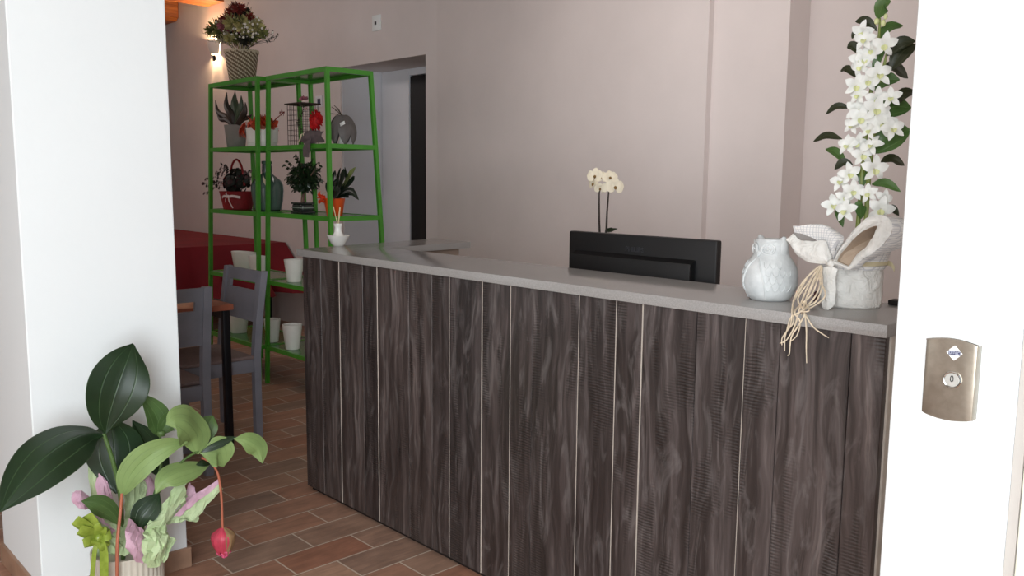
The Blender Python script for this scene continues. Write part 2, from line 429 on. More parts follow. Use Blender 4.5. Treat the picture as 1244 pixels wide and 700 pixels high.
# roof timbers
bm = NB(); box(bm, -5.69, -5.31, -1.0, YW-.001, 3.2, 3.419, .008); struct('trim_5', bm, m_beam)
bm = NB()
prism(bm, [(-7.6, 3.41), (-7.6, 3.15), (-6.52, 3.15), (-6.46, 3.19), (-6.45, 3.41)], YW-.30, YW-.002, .01, axis='y')
struct('trim_6', bm, m_beam)
for i, x in enumerate((-3.2, -.9, 1.4)):
    bm = NB(); box(bm, x-.19, x+.19, -.5, YW-.001, 3.2, 3.419, .008); struct('trim_%d' % (7+i), bm, m_beam)

# ------------------------------------------------------------------ reception counter
ct = thing('reception_counter', 'reception counter clad in vertical dark grey-brown planks below the grey slab', 'counter', (1.28, .15, 0))
SEAM = [.002, .151, .297, .470, .573, .778, .919, 1.019, 1.196, 1.337, 1.438, 1.639, 1.784, 1.880, 2.060, 2.208, 2.304, 2.483, 2.563]
PALE = {2: .0016, 4: .0020, 7: .0005, 8: .0021, 9: .0004, 11: .0004, 12: .0009, 13: .0016, 15: .0004}
bm = NB()
for i in range(len(SEAM)-1):
    x0, x1 = SEAM[i], SEAM[i+1]
    pale = PALE.get(i+1, 0)
    vs0 = [(x0+.0008, .003), (x0+.0022, 0.0), (x1-.0012-pale, 0.0), (x1-.0004, .0012+pale*1.2), (x1-.0004, .02), (x0+.0008, .02)]
    lo = [bm.verts.new((x, y, .022)) for x, y in vs0]; hi = [bm.verts.new((x, y, 1.0698)) for x, y in vs0]
    bm.faces.new(lo[::-1]); bm.faces.new(hi)
    for k in range(6):
        f = bm.faces.new((lo[k], lo[(k+1) % 6], hi[(k+1) % 6], hi[k]))
        if k == 2 and pale: f.material_index = 1
obj('front_cladding', bm, [m_plank, m_rawedge], ct, smooth=False)
bm = NB(); box(bm, .012, 2.555, .0205, .04, .0, 1.0695); box(bm, .012, .035, .04, .27, 0, 1.0695); obj('carcass', bm, m_dark, ct)
bm = NB(); box(bm, 2.5555, 2.5675, .0206, .27, .0, 1.0695, .001); obj('end_panel', bm, m_rawedge, ct, label='pale wood end panel')
bm = NB(); prism(bm, [(-.03, .32), (-.12, .83), (.085, .83), (.125, .32)], 0, 1.0695); obj('return_panel', bm, m_beige, ct, smooth=False)
cs = NB()
prism(cs, [(-.012, -.02), (2.572, -.02), (2.572, .335), (.168, .335), (.120, .876), (-.170, .885)], 1.07, 1.10, .0015)
tag(obj('countertop', cs, m_slab), 'long grey quartz worktop with short return lying on the plank counter', 'worktop')
# low desk behind the counter (carries the monitor and the orchid)
dk = thing('work_desk', 'plain beige work desk hidden low behind the plank counter', 'desk', (1.45, .7, 0))
bm = NB(); box(bm, .45, 2.5, .36, 1.08, .715, .74, .002); obj('desktop', bm, m_beige, dk)
for x in (.5, 2.42):
    bm = NB(); box(bm, x, x+.03, .4, 1.04, 0, .7148); obj('side_panel', bm, m_beige, dk)

# monitor, seen from the back
mo = thing('monitor', 'black computer monitor turned with its back to us behind the counter', 'monitor', (1.53, .5, .74))
MY = .42
bm = NB(); box(bm, 1.205, 1.842, MY, MY+.030, .855, 1.226, .006); obj('back_cover', bm, m_plastic, mo)
bm = NB(); box(bm, 1.212, 1.835, MY+.0302, MY+.033, .862, 1.219); obj('screen', bm, simple('dark_glass_screen', '#0a0c10', .1), mo)
bm = NB()
prism(bm, [(MY+.001, 1.158), (MY-.006, 1.154), (MY-.030, 1.146), (MY-.034, 1.13), (MY-.034, .93), (MY+.001, .90)], 1.245, 1.765, .003, axis='x')
obj('rear_housing', bm, m_plastic, mo)
bm = NB(); box(bm, 1.49, 1.57, MY-.030, MY-.002, .76, .90); box(bm, 1.40, 1.66, MY-.03, MY+.16, .741, .757, .004); obj('stand', bm, m_plastic, mo)
def text_mesh(name, txt, size, mat, parent, loc, rot, ext=.0006, sx=1.0):
    cu = bpy.data.curves.new(name, 'FONT'); cu.body = txt; cu.size = size; cu.extrude = ext; cu.align_x = 'CENTER'; cu.align_y = 'CENTER'
    o = bpy.data.objects.new(name, cu); COL.objects.link(o)
    dg = bpy.context.evaluated_depsgraph_get(); me = bpy.data.meshes.new_from_object(o.evaluated_get(dg))
    bpy.data.objects.remove(o)
    b = NB(); b.from_mesh(me); bpy.data.meshes.remove(me)
    b.transform(Matrix.Translation(Vector(loc)) @ rot.to_4x4() @ Matrix.Diagonal((sx, 1, 1, 1)))
    return obj(name, b, mat, parent, smooth=False)
RX = Matrix.Rotation(PI/2, 3, 'X')      # reads from -Y
lp = W(770.5, 303.5, Y=MY-.001)
text_mesh('lettering', 'PHILIPS', .024, m_letter, mo, (lp.x, MY-.0008, lp.z), RX, sx=1.05)

# ------------------------------------------------------------------ orchid behind the monitor
m_stemdark = simple('dark_stem', '#2a1f18', .5)
m_petalcream = simple('cream_petal', '#e8dcc4', .6, var=.06, scale=40)
m_petalcen = simple('brown_orchid_throat', '#7a5a28', .6)
m_leafdark = leafmat('dark_leaf', '#1c2a16', '#2f4024', .35, 1)
OY = .86
ob = W(735, 300, Y=OY); 
orc = thing('potted_orchid', 'cream moth orchid on two bare dark stems behind the black monitor', 'orchid', (ob.x, OY, .74))
bm = NB(); lathe(bm, [(0, 0), (.045, 0), (.062, .12), (.066, .122), (.066, .135), (.060, .135), (.056, .10), (0, .10)], (ob.x, OY, .741), 24); obj('pot', bm, m_potw, orc)
for a, b_, c_ in (((731, 284), (728.5, 284), (728, 234)), ((735, 284), (736.5, 284), (739.5, 233))):
    bm = NB(); tube(bm, [(ob.x, OY, .86), W(b_[0], b_[1], Y=OY), W((b_[0]+c_[0])/2-.4, 258, Y=OY), W(c_[0], c_[1], Y=OY), W(c_[0]+1.5, c_[1]-9, Y=OY+.005)], [.0055, .0045, .0035, .0022], 8, 16)
    obj('stem', bm, m_stemdark, orc)
for q in (((736, 288), (743, 281), (750, 278)), ((733, 300), (724, 296), (716, 300))):
    bm = NB(); leaf(bm, [(ob.x, OY, .86)]+[W(*k, Y=OY) for k in q], .030, (-.2, -.7, .7), .3, 8, 4); obj('leaf', bm, m_leafdark, orc)
def phal(c, r, d, seed):
    rn = random.Random(seed); d = Vector(d).normalized(); a = d.cross(Vector((0, 0, 1))).normalized(); b = a.cross(d)
    bm = NB()
    for ang, L, wd_ in ((90, 1, .8), (210, .95, .75), (330, .95, .75), (8, 1.0, 1.25), (172, 1.0, 1.25)):
        th = math.radians(ang+rn.uniform(-8, 8)); u = a*math.cos(th)+b*math.sin(th)
        leaf(bm, [c+u*r*.06, c+u*r*.55*L+d*r*.12, c+u*r*L+d*r*.02], r*wd_, d, .05, 7, 4, peak=.55)
    f = obj('flower', bm, m_petalcream, orc)
    bm = NB(); ball(bm, c+d*r*.14-b*r*.08, r*.17, 2, .2); ball(bm, c+d*r*.22-b*r*.22, r*.10, 1)
    obj('lip', bm, m_petalcen, f)
tc = (CAM-Vector((ob.x, OY, 1.4))).normalized()
for i, (x, y, r, dv) in enumerate(((723, 214, .036, (-.3, 0, .1)), (721, 223, .032, (-.8, 0, -.1)), (731, 216, .030, (-.2, 0, .5)), (729, 229, .026, (0, 0, -.5)), (741, 216, .034, (.3, 0, .6)), (747, 227, .039, (.5, 0, .0)), (739, 228, .030, (-.2, 0, -.2)))):
    phal(W(x, y, Y=OY-.01+.008*(i % 3)), r, tc+Vector(dv), i)

# ------------------------------------------------------------------ diffuser at the left end of the worktop
dc = Vector((.075, .10, 1.10)); dc = W(411, 298.5, Z=1.10)
df = thing('reed_diffuser', 'small white ceramic bottle on a bowl-shaped foot with two reed sticks, left end of worktop', 'diffuser', dc)
bm = NB(); lathe(bm, [(0, 0), (.024, 0), (.027, .003), (.034, .012), (.047, .036), (.0535, .046), (.0515, .048), (.042, .041), (.02, .034), (0, .033)], dc, 40); obj('bowl', bm, m_ceram, df)
bm = NB(); lathe(bm, [(0, .0336), (.027, .0336), (.027, .046), (.022, .056), (.0165, .066), (.016, .084), (.0185, .093), (.0195, .099), (.0175, .103), (.010, .102), (.008, .09), (0, .09)], dc, 32, fn=lambda th, z: 1+.02*math.sin(3*th+z*200)); obj('bottle', bm, m_ceram, df)
m_reed = simple('pale_reed', '#d9c59d', .7)
for q in ((405, 251), (413, 252)):
    bm = NB(); tip = W(q[0], q[1], Y=dc.y); tube(bm, [dc+Vector((.002 if q[0] > 409 else -.001, 0, .092)), tip], [.0030, .0036] if q[0] > 409 else [.0018, .0020], 8); obj('reed', bm, m_reed, df)

# ------------------------------------------------------------------ owl
m_owl = (lambda g: g.out(g.ramp(g.noise(g.obj(), 22, 5), [(.3, srgb('#b9bcbc')), (.7, srgb('#dcdedd'))]), .55, 0, g.noise(g.obj(), 130, 4), .35, .002))(G('whitewashed_ceramic'))
oc = Vector((2.185, .150, 1.10)); 
ow = thing('owl_figurine', 'plump whitewashed ceramic owl standing on the grey worktop', 'figurine', oc)
def owl_r(z):
    prof = [(0, .047), (.006, .055), (.02, .064), (.045, .072), (.07, .0715), (.09, .066), (.105, .058), (.118, .0485), (.128, .044), (.142, .043), (.156, .0405), (.163, .037)]
    for (a, ra), (b, rb) in zip(prof, prof[1:]):
        if a <= z <= b: return ra+(rb-ra)*(z-a)/(b-a)
    return prof[-1][1]
fa = math.radians(258)   # face direction of the owl, turned to the viewer's left
fd = Vector((math.cos(fa), math.sin(fa), 0)); fs_ = Vector((-math.sin(fa), math.cos(fa), 0))
def owl_pt(al, z, out=0):
    """point on the owl's skin; al = angle from face direction"""
    r = owl_r(z)+out; th = fa+al
    p = oc+Vector((r*math.cos(th), r*math.sin(th), z))
    return p
bm = NB()
zs = [0, .003, .008, .016, .03, .045, .06, .075, .09, .1, .11, .118, .126, .134, .142, .15, .157, .163]
def owl_fn(th, z):
    al = (th-fa+PI) % (2*PI)-PI
    k = 1+.012*noise.noise(Vector((math.cos(th)*3, math.sin(th)*3, z*60)))
    if z > .12: k *= 1+.16*abs(math.sin(al))*(z-.12)/.043-.06*math.cos(al)**2*(z-.12)/.043
    return k
lathe(bm, [(owl_r(z), z) for z in zs]+[(.03, .161), (.015, .157), (0, .156)], oc, 48, fn=owl_fn)
for s in (-1, 1):       # ears rising from the corners of the head
    b0 = oc+fs_*s*.030+Vector((0, 0, .150)); b0 = oc+fs_*s*.024+Vector((0, 0, .128)); tube(bm, [b0, b0+fs_*s*.010+Vector((0, 0, .022)), b0+fs_*s*.018+Vector((0, 0, .043))], [.024, .019, .004], 12, 8)
obj('body', bm, m_owl, ow)
for s in (-1, 1):
    c0 = owl_pt(s*.52, .138, .001); dd = Vector((math.cos(fa+s*.52), math.sin(fa+s*.52), .05)).normalized()
    bm = NB(); a = dd.cross(Vector((0, 0, 1))).normalized(); b = a.cross(dd)
    for rr, t in ((.0165, .0028), (.009, .002)):
        tube(bm, [c0+(a*math.cos(k*PI/9)*1.05+b*math.sin(k*PI/9)*.85)*rr for k in range(19)], t, 6, caps=False)
    ball(bm, c0+dd*.001, .004, 1)
    obj('eye', bm, m_owl, ow)
    bm = NB(); tube(bm, [owl_pt(s*.02, .121, .002), owl_pt(s*.25, .142, .003), owl_pt(s*.62, .153, .003), owl_pt(s*.95, .158, .006)], [.0035, .003, .003, .002], 6, 12); obj('brow', bm, m_owl, ow)
    bm = NB(); tube(bm, [owl_pt(s*.10, .112, -.001), owl_pt(s*.32, .09, .0005), owl_pt(s*.5, .05, .0005), owl_pt(s*.55, .008, 0)], [.002, .003, .003, .002], 6, 16)
    for row in range(4):
        for k in range(3+row % 2):
            al = s*(.55+.26*k+.1*(row % 2)); z = .104-.020*row
            if abs(al) > 1.5: continue
            tube(bm, [owl_pt(al-.12, z, 0), owl_pt(al-.08, z-.011, .0005), owl_pt(al, z-.016, .0008), owl_pt(al+.08, z-.011, .0005), owl_pt(al+.12, z, 0)], .0013, 5, 9)
    obj('wing', bm, m_owl, ow)
bm = NB(); tube(bm, [owl_pt(0, .134, -.001), owl_pt(0, .126, .005), owl_pt(0, .116, .002)], [.003, .0045, .0012], 8, 6); obj('beak', bm, m_owl, ow)

# ------------------------------------------------------------------ wrapped dendrobium on the worktop
m_paper = (lambda g: g.out(g.ramp(g.noise(g.obj(), 30, 5), [(.3, srgb('#dcd9d2')), (.7, srgb('#efede8'))]), .7, 0, g.noise(g.obj(), 30, 5, .6, .8), 1.0, .012))(G('crumpled_white_paper'))
def gridcloth():
    g = G('checked_white_cloth'); v = g.mapping(g.obj(), (1, 1, 1), (0, 0, 0), (0, 0, .6)); sp = g.n('ShaderNodeSeparateXYZ', i_0=v)
    def ln(a): 
        fr = g.math('FRACT', g.math('MULTIPLY', a, 170.0)); return g.math('LESS_THAN', fr, .22)
    k = g.math('MAXIMUM', ln(sp.outputs[0]), ln(sp.outputs[2]))
    return g.out(g.mix(g.math('MULTIPLY', k, .55), srgb('#e6e3df'), srgb('#a3a3ab')), .8)
m_grid = gridcloth()
m_kraft = simple('kraft_lining', '#b39f8b', .8, var=.06, scale=40)
m_greyin = simple('grey_lining', '#8d8783', .8)
m_satin = simple('cream_satin_ribbon', '#cfc2a0', .35)
m_raffia = simple('raffia', '#dccbb2', .75, var=.2, scale=60)
wc = W(1033, 371, Z=1.1)
wr = thing('wrapped_orchid', 'tall white dendrobium orchid in paper-wrapped pot with bow and raffia on the worktop', 'orchid', wc)
bm = NB()
lathe(bm, [(0, .0), (.069, .0), (.073, .004), (.0745, .03), (.073, .06), (.071, .09), (.072, .115), (.075, .135), (.078, .15), (.076, .151), (.067, .12), (0, .115)], wc, 56,
      fn=lambda th, z: 1+.10*noise.noise(Vector((math.cos(th)*3.1, math.sin(th)*3.1, z*30)))+.022*math.sin(th*9+z*40))
obj('paper_wrap', bm, m_paper, wr)
bm = NB()
lathe(bm, [(.0775, .098), (.081, .112), (.084, .13), (.087, .15), (.084, .158), (.079, .15)], wc, 48, fn=lambda th, z: 1+.04*noise.noise(Vector((math.cos(th)*2, math.sin(th)*2, z*15))), cap0=False, cap1=False)
obj('cloth_collar', bm, m_grid, wr)
bm = NB(); lathe(bm, [(.0795, .108), (.0825, .110), (.0830, .118), (.0805, .120)], wc, 40, cap0=False, cap1=False)
strip(bm, [wc+Vector((.070, .03, .113)), wc+Vector((.088, .02, .112)), wc+Vector((.100, .015, .100))], .012, (0, .2, 1)); obj('satin_band', bm, m_satin, wr)
KY = wc.y-.119
def C7(x, y, Y): return W(945+x/3.687, 250+y/3.687, Y=Y)
knot = C7(238, 258, KY)
# right bow loop: a hood opening towards us, white rim, kraft inside, checked cloth outside
rim = [(242, 256), (275, 200), (325, 130), (380, 70), (430, 44), (480, 48), (512, 80), (505, 130), (470, 175), (420, 215), (365, 250), (322, 284), (275, 270)]
inner = [(262, 246), (292, 205), (338, 150), (388, 108), (430, 92), (445, 95), (442, 108), (425, 140), (400, 175), (370, 205), (338, 240), (318, 268), (285, 260)]
dp = lambda i, n: KY+.035*math.sin(PI*i/n)
rimP = [C7(x, y, KY+.002+.012*math.sin(PI*i/12)) for i, (x, y) in enumerate(rim)]
innP = [C7(x, y, KY+.006+.012*math.sin(PI*i/12)) for i, (x, y) in enumerate(inner)]
backP = [p+Vector((.018, .075, -.006))*min(1, max(.12, (p.z-1.1-.135)/.06)) for i, p in enumerate(innP)]
outP = [p+Vector((.026, .080, -.014))*min(1, max(.25, (p.z-1.1-.135)/.06+.15)) for i, p in enumerate(rimP)]
cl = lambda L: L+[L[0]]
bm = NB(); sheet(bm, cl(rimP), cl(innP), 44, 6, .003, 40, bulge=.006, bdir=(0, -1, .3)); rl = obj('bow_rim', bm, m_paper, wr)
cen = sum(backP, Vector())/len(backP)
bm = NB(); sheet(bm, cl(innP), cl(backP), 44, 5, .002, 40, mi=0); sheet(bm, cl(backP), [cen+(p-cen)*.02 for p in cl(backP)], 44, 4, .002, 40); obj('bow_lining', bm, m_kraft, wr)
bm = NB(); sheet(bm, cl(rimP), cl(outP), 44, 6, .003, 35, bulge=.010, bdir=(.5, 0, .3)); obj('bow_loop', bm, m_grid, wr)
# left bow loop
bm = NB()
sheet(bm, [C7(52, 140, KY), C7(70, 128, KY+.0), C7(95, 150, KY-.004), C7(150, 160, KY-.008), C7(212, 158, KY-.006), C7(240, 236, KY)],
      [C7(54, 165, KY), C7(75, 205, KY-.004), C7(105, 235, KY-.008), C7(150, 256, KY-.008), C7(195, 262, KY-.004), C7(238, 262, KY)], 26, 8, .003, 45, bulge=.012, bdir=(-.3, -1, 0))
obj('bow_flap', bm, m_paper, wr)
bm = NB()
sheet(bm, [C7(72, 122, KY+.012), C7(120, 102, KY+.02), C7(200, 84, KY+.03), C7(258, 108, KY+.035), C7(292, 150, KY+.03), C7(246, 240, KY+.006)],
      [C7(72, 122, KY+.012), C7(130, 140, KY+.014), C7(175, 158, KY+.014), C7(205, 185, KY+.012), C7(222, 205, KY+.008), C7(240, 245, KY+.004)], 26, 8, .003, 40, bulge=.018, bdir=(0, -.4, 1))
obj('bow_loop', bm, m_grid, wr)
bm = NB()
sheet(bm, [C7(60, 135, KY+.004), C7(80, 112, KY+.014), C7(140, 132, KY+.016), C7(180, 158, KY+.016)], [C7(70, 150, KY+.002), C7(100, 160, KY+.002), C7(150, 168, KY+.002), C7(200, 182, KY+.004)], 14, 6, .002, 40)
sheet(bm, [C7(200, 170, KY+.01), C7(240, 130, KY+.02), C7(275, 150, KY+.02)], [C7(215, 200, KY+.004), C7(235, 225, KY+.006), C7(260, 200, KY+.008)], 10, 5, .002, 40)
obj('bow_lining', bm, m_greyin, wr)
bm = NB()
ball(bm, knot, .011, 2, .25)
sheet(bm, [C7(205, 275, KY+.002), C7(235, 270, KY-.004), C7(270, 285, KY)], [C7(196, 455, KY+.004), C7(225, 470, KY-.002), C7(258, 440, KY+.006)], 8, 10, .004, 40, bulge=.006, bdir=(0, -1, 0))
obj('bow_knot', bm, m_paper, wr)
# raffia strands
rn = random.Random(5)
RAF = [((196, 268), (130, 320), (80, 400), (62, 470), (72, 500)), ((190, 268), (150, 330), (110, 420), (95, 470), (75, 540), (40, 600), (8, 617)),
       ((192, 270), (160, 350), (120, 440), (122, 490), (128, 560), (127, 640), (129, 705)), ((185, 272), (130, 350), (90, 420), (120, 480), (90, 540), (60, 590), (52, 660), (44, 672)),
       ((200, 280), (180, 380), (140, 440), (110, 470), (60, 500), (40, 560), (25, 615)), ((196, 275), (200, 360), (170, 430), (120, 460), (130, 500), (160, 545), (200, 575), (228, 592)),
       ((188, 270), (140, 310), (100, 380), (70, 430), (64, 480), (55, 540), (20, 590), (18, 625)), ((195, 272), (176, 340), (150, 400), (100, 445), (75, 480), (100, 520), (86, 580), (55, 610)),
       ((198, 280), (190, 330), (215, 400), (160, 450), (100, 470)), ((186, 270), (110, 345), (66, 440), (70, 520), (35, 570), (30, 650)),
       ((192, 275), (170, 320), (135, 390), (115, 450), (105, 490)), ((194, 280), (150, 370), (125, 430), (140, 470), (95, 475))]
bm = NB()
for st in RAF:
    P = []
    for (x, y) in st:
        Y = KY+.01 if y < 420 else (-.012 if y < 470 else -.032)
        t = (y-268)/200; Y = max(KY*(1-t)+(-.005)*t, -.03) if y < 470 else -.030
        p = C7(x+rn.uniform(-3, 3), y, Y+rn.uniform(-.006, .004))
        if y < 490 and y > 420: p = C7(x, y, Y)
        if p.z < 1.106: p = C7(x, y, -.029)
        P.append(p)
    tube(bm, P, [.0016, .0023, .0020, .0011], 5, 26)
obj('raffia', bm, m_raffia, wr)
m_dried = simple('dried_burgundy_bud', '#3c1518', .8)
for x, y in ((172, 398), (168, 412), (100, 455)):
    bm = NB(); ball(bm, C7(x, y, KY+.02), .0075, 2, .4, 12, (.8, .8, 1.4)); obj('dried_bud', bm, m_dried, wr)
# stem, leaves, flowers
SY = wc.y+.02
m_cane = simple('orchid_cane', '#7d8a3c', .5)
m_leafmid = leafmat('orchid_leaf_green', '#4b6b34', '#6b8a4a', .35, 1.5)
m_leafold = leafmat('orchid_leaf_dark', '#2a3018', '#48482a', .4, 1.5)
for P in (((1040, 300), (1046, 230), (1052, 160), (1060, 100), (1067, 55), (1069, 22)), ((1050, 300), (1056, 210), (1064, 140), (1072, 90), (1078, 62))):
    bm = NB(); tube(bm, [W(x, y, Y=SY) for x, y in P], [.006, .006, .005, .0025], 8, 24); obj('stem', bm, m_cane, wr)
LV = [(1066, 23, 1082, 2, 14, 0), (1066, 38, 1039, 26, 9, 1), (1066, 48, 1097, 31, 11, 0), (1077, 68, 1112, 50, 12, 1), (1082, 86, 1112, 54, 17, 1), (1073, 82, 1103, 95, 12, 1),
      (1057, 110, 1093, 97, 15, 0), (1086, 128, 1114, 112, 12, 1), (1063, 142, 1107, 131, 21, 0), (1056, 186, 1106, 158, 28, 0), (1070, 197, 1099, 201, 10, 1), (1059, 224, 1094, 233, 9, 0),
      (1033, 131, 1003, 139, 7, 1), (1023, 169, 988, 172, 8, 1), (1029, 200, 1003, 181, 9, 0), (1040, 94, 1021, 86, 8, 1), (1045, 66, 1029, 58, 9, 1), (1046, 46, 1035, 47, 6, 1),
      (1048, 228, 1049, 206, 11, 0), (1046, 266, 1047, 246, 11, 0), (1024, 276, 1017, 254, 8, 0), (1078, 256, 1092, 262, 7, 1), (1060, 92, 1076, 60, 8, 0), (1036, 200, 1014, 206, 8, 1)]
PXM = FPX/(wc-CAM).dot(FWD)
rn = random.Random(3)
for i, (x0, y0, x1, y1, w, k) in enumerate(LV):
    a = W(x0, y0, Y=SY-.004); b = W(x1, y1, Y=SY+rn.uniform(-.03, .02)+(.05 if x1 > 1095 else 0)); mid = a.lerp(b, .5)+Vector((0, -.006, .012 if x1-x0 != 0 else 0))
    bm = NB(); leaf(bm, [a, mid, b], w/PXM*1.3, (CAM-mid).normalized()+Vector((rn.uniform(-.3, .3), 0, .5)), .22, 10, 6, peak=.5, seed=i); obj('leaf', bm, (m_leafmid, m_leafold)[k], wr)
m_petal = simple('white_petal', '#f2f3ee', .55, var=.02, scale=60)
m_lip = simple('yellow_green_lip', '#dfe3a8', .55, var=.08, scale=60)
FL = [(1048, 39), (1051, 49), (1075, 54), (1059, 61), (1045, 71), (1046, 80), (1068, 91), (1055, 98), (1040, 104), (1043, 116), (1065, 120), (1083, 119), (1064, 133), (1041, 134), (1046, 144), (1036, 152), (1073, 151), (1057, 158), (1084, 157),
      (1040, 173), (1030, 177), (1048, 188), (1062, 205), (1032, 211), (1022, 221), (1036, 232), (1055, 235), (1073, 242), (1013, 250), (1028, 256), (1070, 254), (1060, 177), (1026, 240), (1050, 72)]
for i, (x, y) in enumerate(FL):
    rn = random.Random(40+i); r = .0305*(.8+.35*rn.random())
    c = W(x, y, Y=SY-.030+rn.uniform(-.012, .014)); d = ((CAM-c).normalized()+Vector((rn.uniform(-.5, .5)+(x-1052)*.006, 0, rn.uniform(-.35, .45)))).normalized()
    a = d.cross(Vector((0, 0, 1))).normalized(); b = a.cross(d); ro = rn.uniform(-.3, .3)
    bm = NB()
    for ang, L, wd_ in ((90, 1.05, .55), (20, 1, .72), (160, 1, .72), (232, 1, .5), (308, 1, .5)):
        th = math.radians(ang)+ro+rn.uniform(-.12, .12); u = a*math.cos(th)+b*math.sin(th)
        leaf(bm, [c+u*r*.05, c+u*r*.5*L+d*r*.18, c+u*r*L+d*r*rn.uniform(-.15, .15)], r*wd_, d, .12, 7, 4, peak=.5)
    f = obj('flower', bm, m_petal, wr)
    bm = NB(); leaf(bm, [c+d*r*.08, c+d*r*.30-b*r*.14, c+d*r*.36-b*r*.42], r*.5, d, .5, 6, 4, peak=.6); obj('lip', bm, m_lip, f)
for x, y, r in ((1065, 26, .0075), (1073, 28, .0075), (1076, 20, .006)):
    bm = NB(); ball(bm, W(x, y, Y=SY-.012), r, 2, .1, 5, (.8, .8, 1.15)); obj('bud', bm, m_lip, wr)
bm = NB(); box(bm, 2.44, 2.575, .295, .333, 1.1005, 1.114, .002)
tag(obj('tray', bm, m_dark), 'flat dark tray on the worktop behind the wrapped orchid pot', 'tray')

# ------------------------------------------------------------------ key switch on the white jamb
JY = -.7
ks = thing('key_switch', 'satin bronze key switch plate mounted on the white jamb', 'switch', (2.945, JY, 1.15))
kx0, kx1, kz0, kz1 = 2.912, 2.977, 1.098, 1.209
def arcpoly(x0, x1, z0, z1, hb, ht, n=10):
    top = [(x0+(x1-x0)*i/n, z1-ht+ht*math.sin(PI*(i/n))) for i in range(n+1)]
    bot = [(x1-(x1-x0)*i/n, z0+hb-hb*math.sin(PI*(i/n))) for i in range(n+1)]
    return bot[::1]+top[::1]
bm = NB()
prism(bm, arcpoly(kx0, kx1, kz0, kz1, .005, .005), JY-.020, JY-.0005, .0025, axis='y'); obj('plate', bm, m_steel, ks)
bm = NB(); prism(bm, arcpoly(kx0-.0008, kx1+.0008, kz1-.0065, kz1+.0008, 0.0002, .005), JY-.0175, JY-.0006, axis='y'); obj('rim', bm, m_chrome, ks)
kc = W(1157, 461.5, Y=JY-.020); ec = W(1159.6, 429, Y=JY-.020)
RY = Matrix.Rotation(PI/2, 4, 'X')
def lathe_y(prof, c, seg=28):
    b = NB(); lathe(b, prof, (0, 0, 0), seg); b.transform(Matrix.Translation(c) @ RY); return b
cap = obj('lock_bezel', lathe_y([(.0118, -.001), (.0118, .0015), (.0105, .0028), (.0095, .0022), (.0095, .0008)], kc), m_chrome, ks)
lk = obj('lock_cylinder', lathe_y([(0, -.001), (.0094, -.001), (.0094, .0018), (.0088, .0022), (0, .0021)], kc), simple('brushed_lock_face', '#aeaca6', .45, .55), ks, smooth=False)
text_mesh('key_mark', '0', .0125, m_blackprint, lk, (kc.x, kc.y-.0026, kc.z+.0012), RX, .0003, .8)
bm = NB(); e = .0100
for sx, sz in ((0, 1), (0, -1)):
    prism(bm, [(ec.x-.0073, ec.z+sz*.0030), (ec.x+.0073, ec.z+sz*.0030), (ec.x, ec.z+sz*.0102)], ec.y-.0006, ec.y+.0006, axis='y')
for s in (-1, 1):
    prism(bm, [(ec.x+s*.0076, ec.z+.0024), (ec.x+s*.0100, ec.z), (ec.x+s*.0076, ec.z-.0024)], ec.y-.0006, ec.y+.0006, axis='y')
em = obj('emblem', bm, m_emblem, ks, smooth=False)
bm = NB(); box(bm, ec.x-.0074, ec.x+.0074, ec.y-.0005, ec.y+.0006, ec.z-.0027, ec.z+.0027); obj('band', bm, m_navy, em, smooth=False)
text_mesh('lettering', 'DITEC', .0050, simple('grey_print', '#b9bac6', .4), em, (ec.x, ec.y-.0006, ec.z), RX, .0002, .95)

# ------------------------------------------------------------------ medinilla by the white column
PX = .62
pc = W(156, 690, X=PX); pc = Vector((PX, pc.y, 0))
md = thing('potted_medinilla', 'medinilla with big glossy leaves and a drooping pink bud beside the white column', 'plant', pc)
m_ribpot = simple('cream_ribbed_ceramic', '#cfc7b8', .45, var=.05)
ptop = .232
bm = NB()
rib = lambda th, z: 1+.018*math.sin(th*38) if z < ptop-.004 else 1
lathe(bm, [(0, 0), (.096, 0), (.099, .004), (.103, .1), (.1075, ptop-.006), (.1085, ptop-.003), (.1085, ptop), (.103, ptop), (.10, ptop-.03), (0, ptop-.03)], pc, 152, fn=rib)
obj('pot', bm, m_ribpot, md)
m_ldark = leafmat('medinilla_upper_leaf', '#1a3018', '#3f5a34', .4, 2.0, .25, 10)
m_lpale = leafmat('medinilla_young_leaf', '#849c5e', '#6a854c', .5, 2.5, .12, 10)
m_lmid = leafmat('medinilla_mid_leaf', '#4a6434', '#68834c', .45, 2.0, .18, 10)
m_gstem = simple('green_stem', '#4f6a33', .5)
m_pstem = simple('pink_flower_stalk', '#b5694f', .5)
def mleaf(pts, wpx, mat, nrm, fold=.25, peak=.48, wave=.022, seed=0):
    P = [W(x, y, X=X) for x, y, X in pts]
    w = wpx/(FPX/((P[len(P)//2]-CAM).dot(FWD)))
    bm = NB(); leaf(bm, P, w*1.04, nrm, fold, 26, 10, wave, peak, seed=seed, thick=.0009, ex=.92); obj('leaf', bm, mat, md)
tcm = (CAM-Vector((.6, -1, .5))).normalized()
T = lambda x=0, y=0, z=0: tcm+Vector((x, y, z))
mleaf([(128, 528, .62), (132, 506, .63), (141, 475, .64), (152, 444, .63), (162, 418, .60)], 68, m_ldark, T(.1, .3, .1), .18, .54, seed=1)
mleaf([(127, 529, .62), (110, 527, .64), (88, 533, .68), (55, 555, .73), (25, 588, .77), (0, 622, .80)], 70, m_ldark, T(0, -.2, .5), -.22, .56, seed=2)
mleaf([(133, 508, .56), (138, 535, .56), (140, 565, .57), (142, 600, .58)], 64, m_ldark, T(0, 0, .2), -.25, .5, seed=3)
mleaf([(149, 602, .66), (158, 578, .68), (178, 556, .70), (204, 542, .71), (228, 537, .70)], 33, m_lpale, T(.1, -.4, -.2), .35, .42, seed=4)
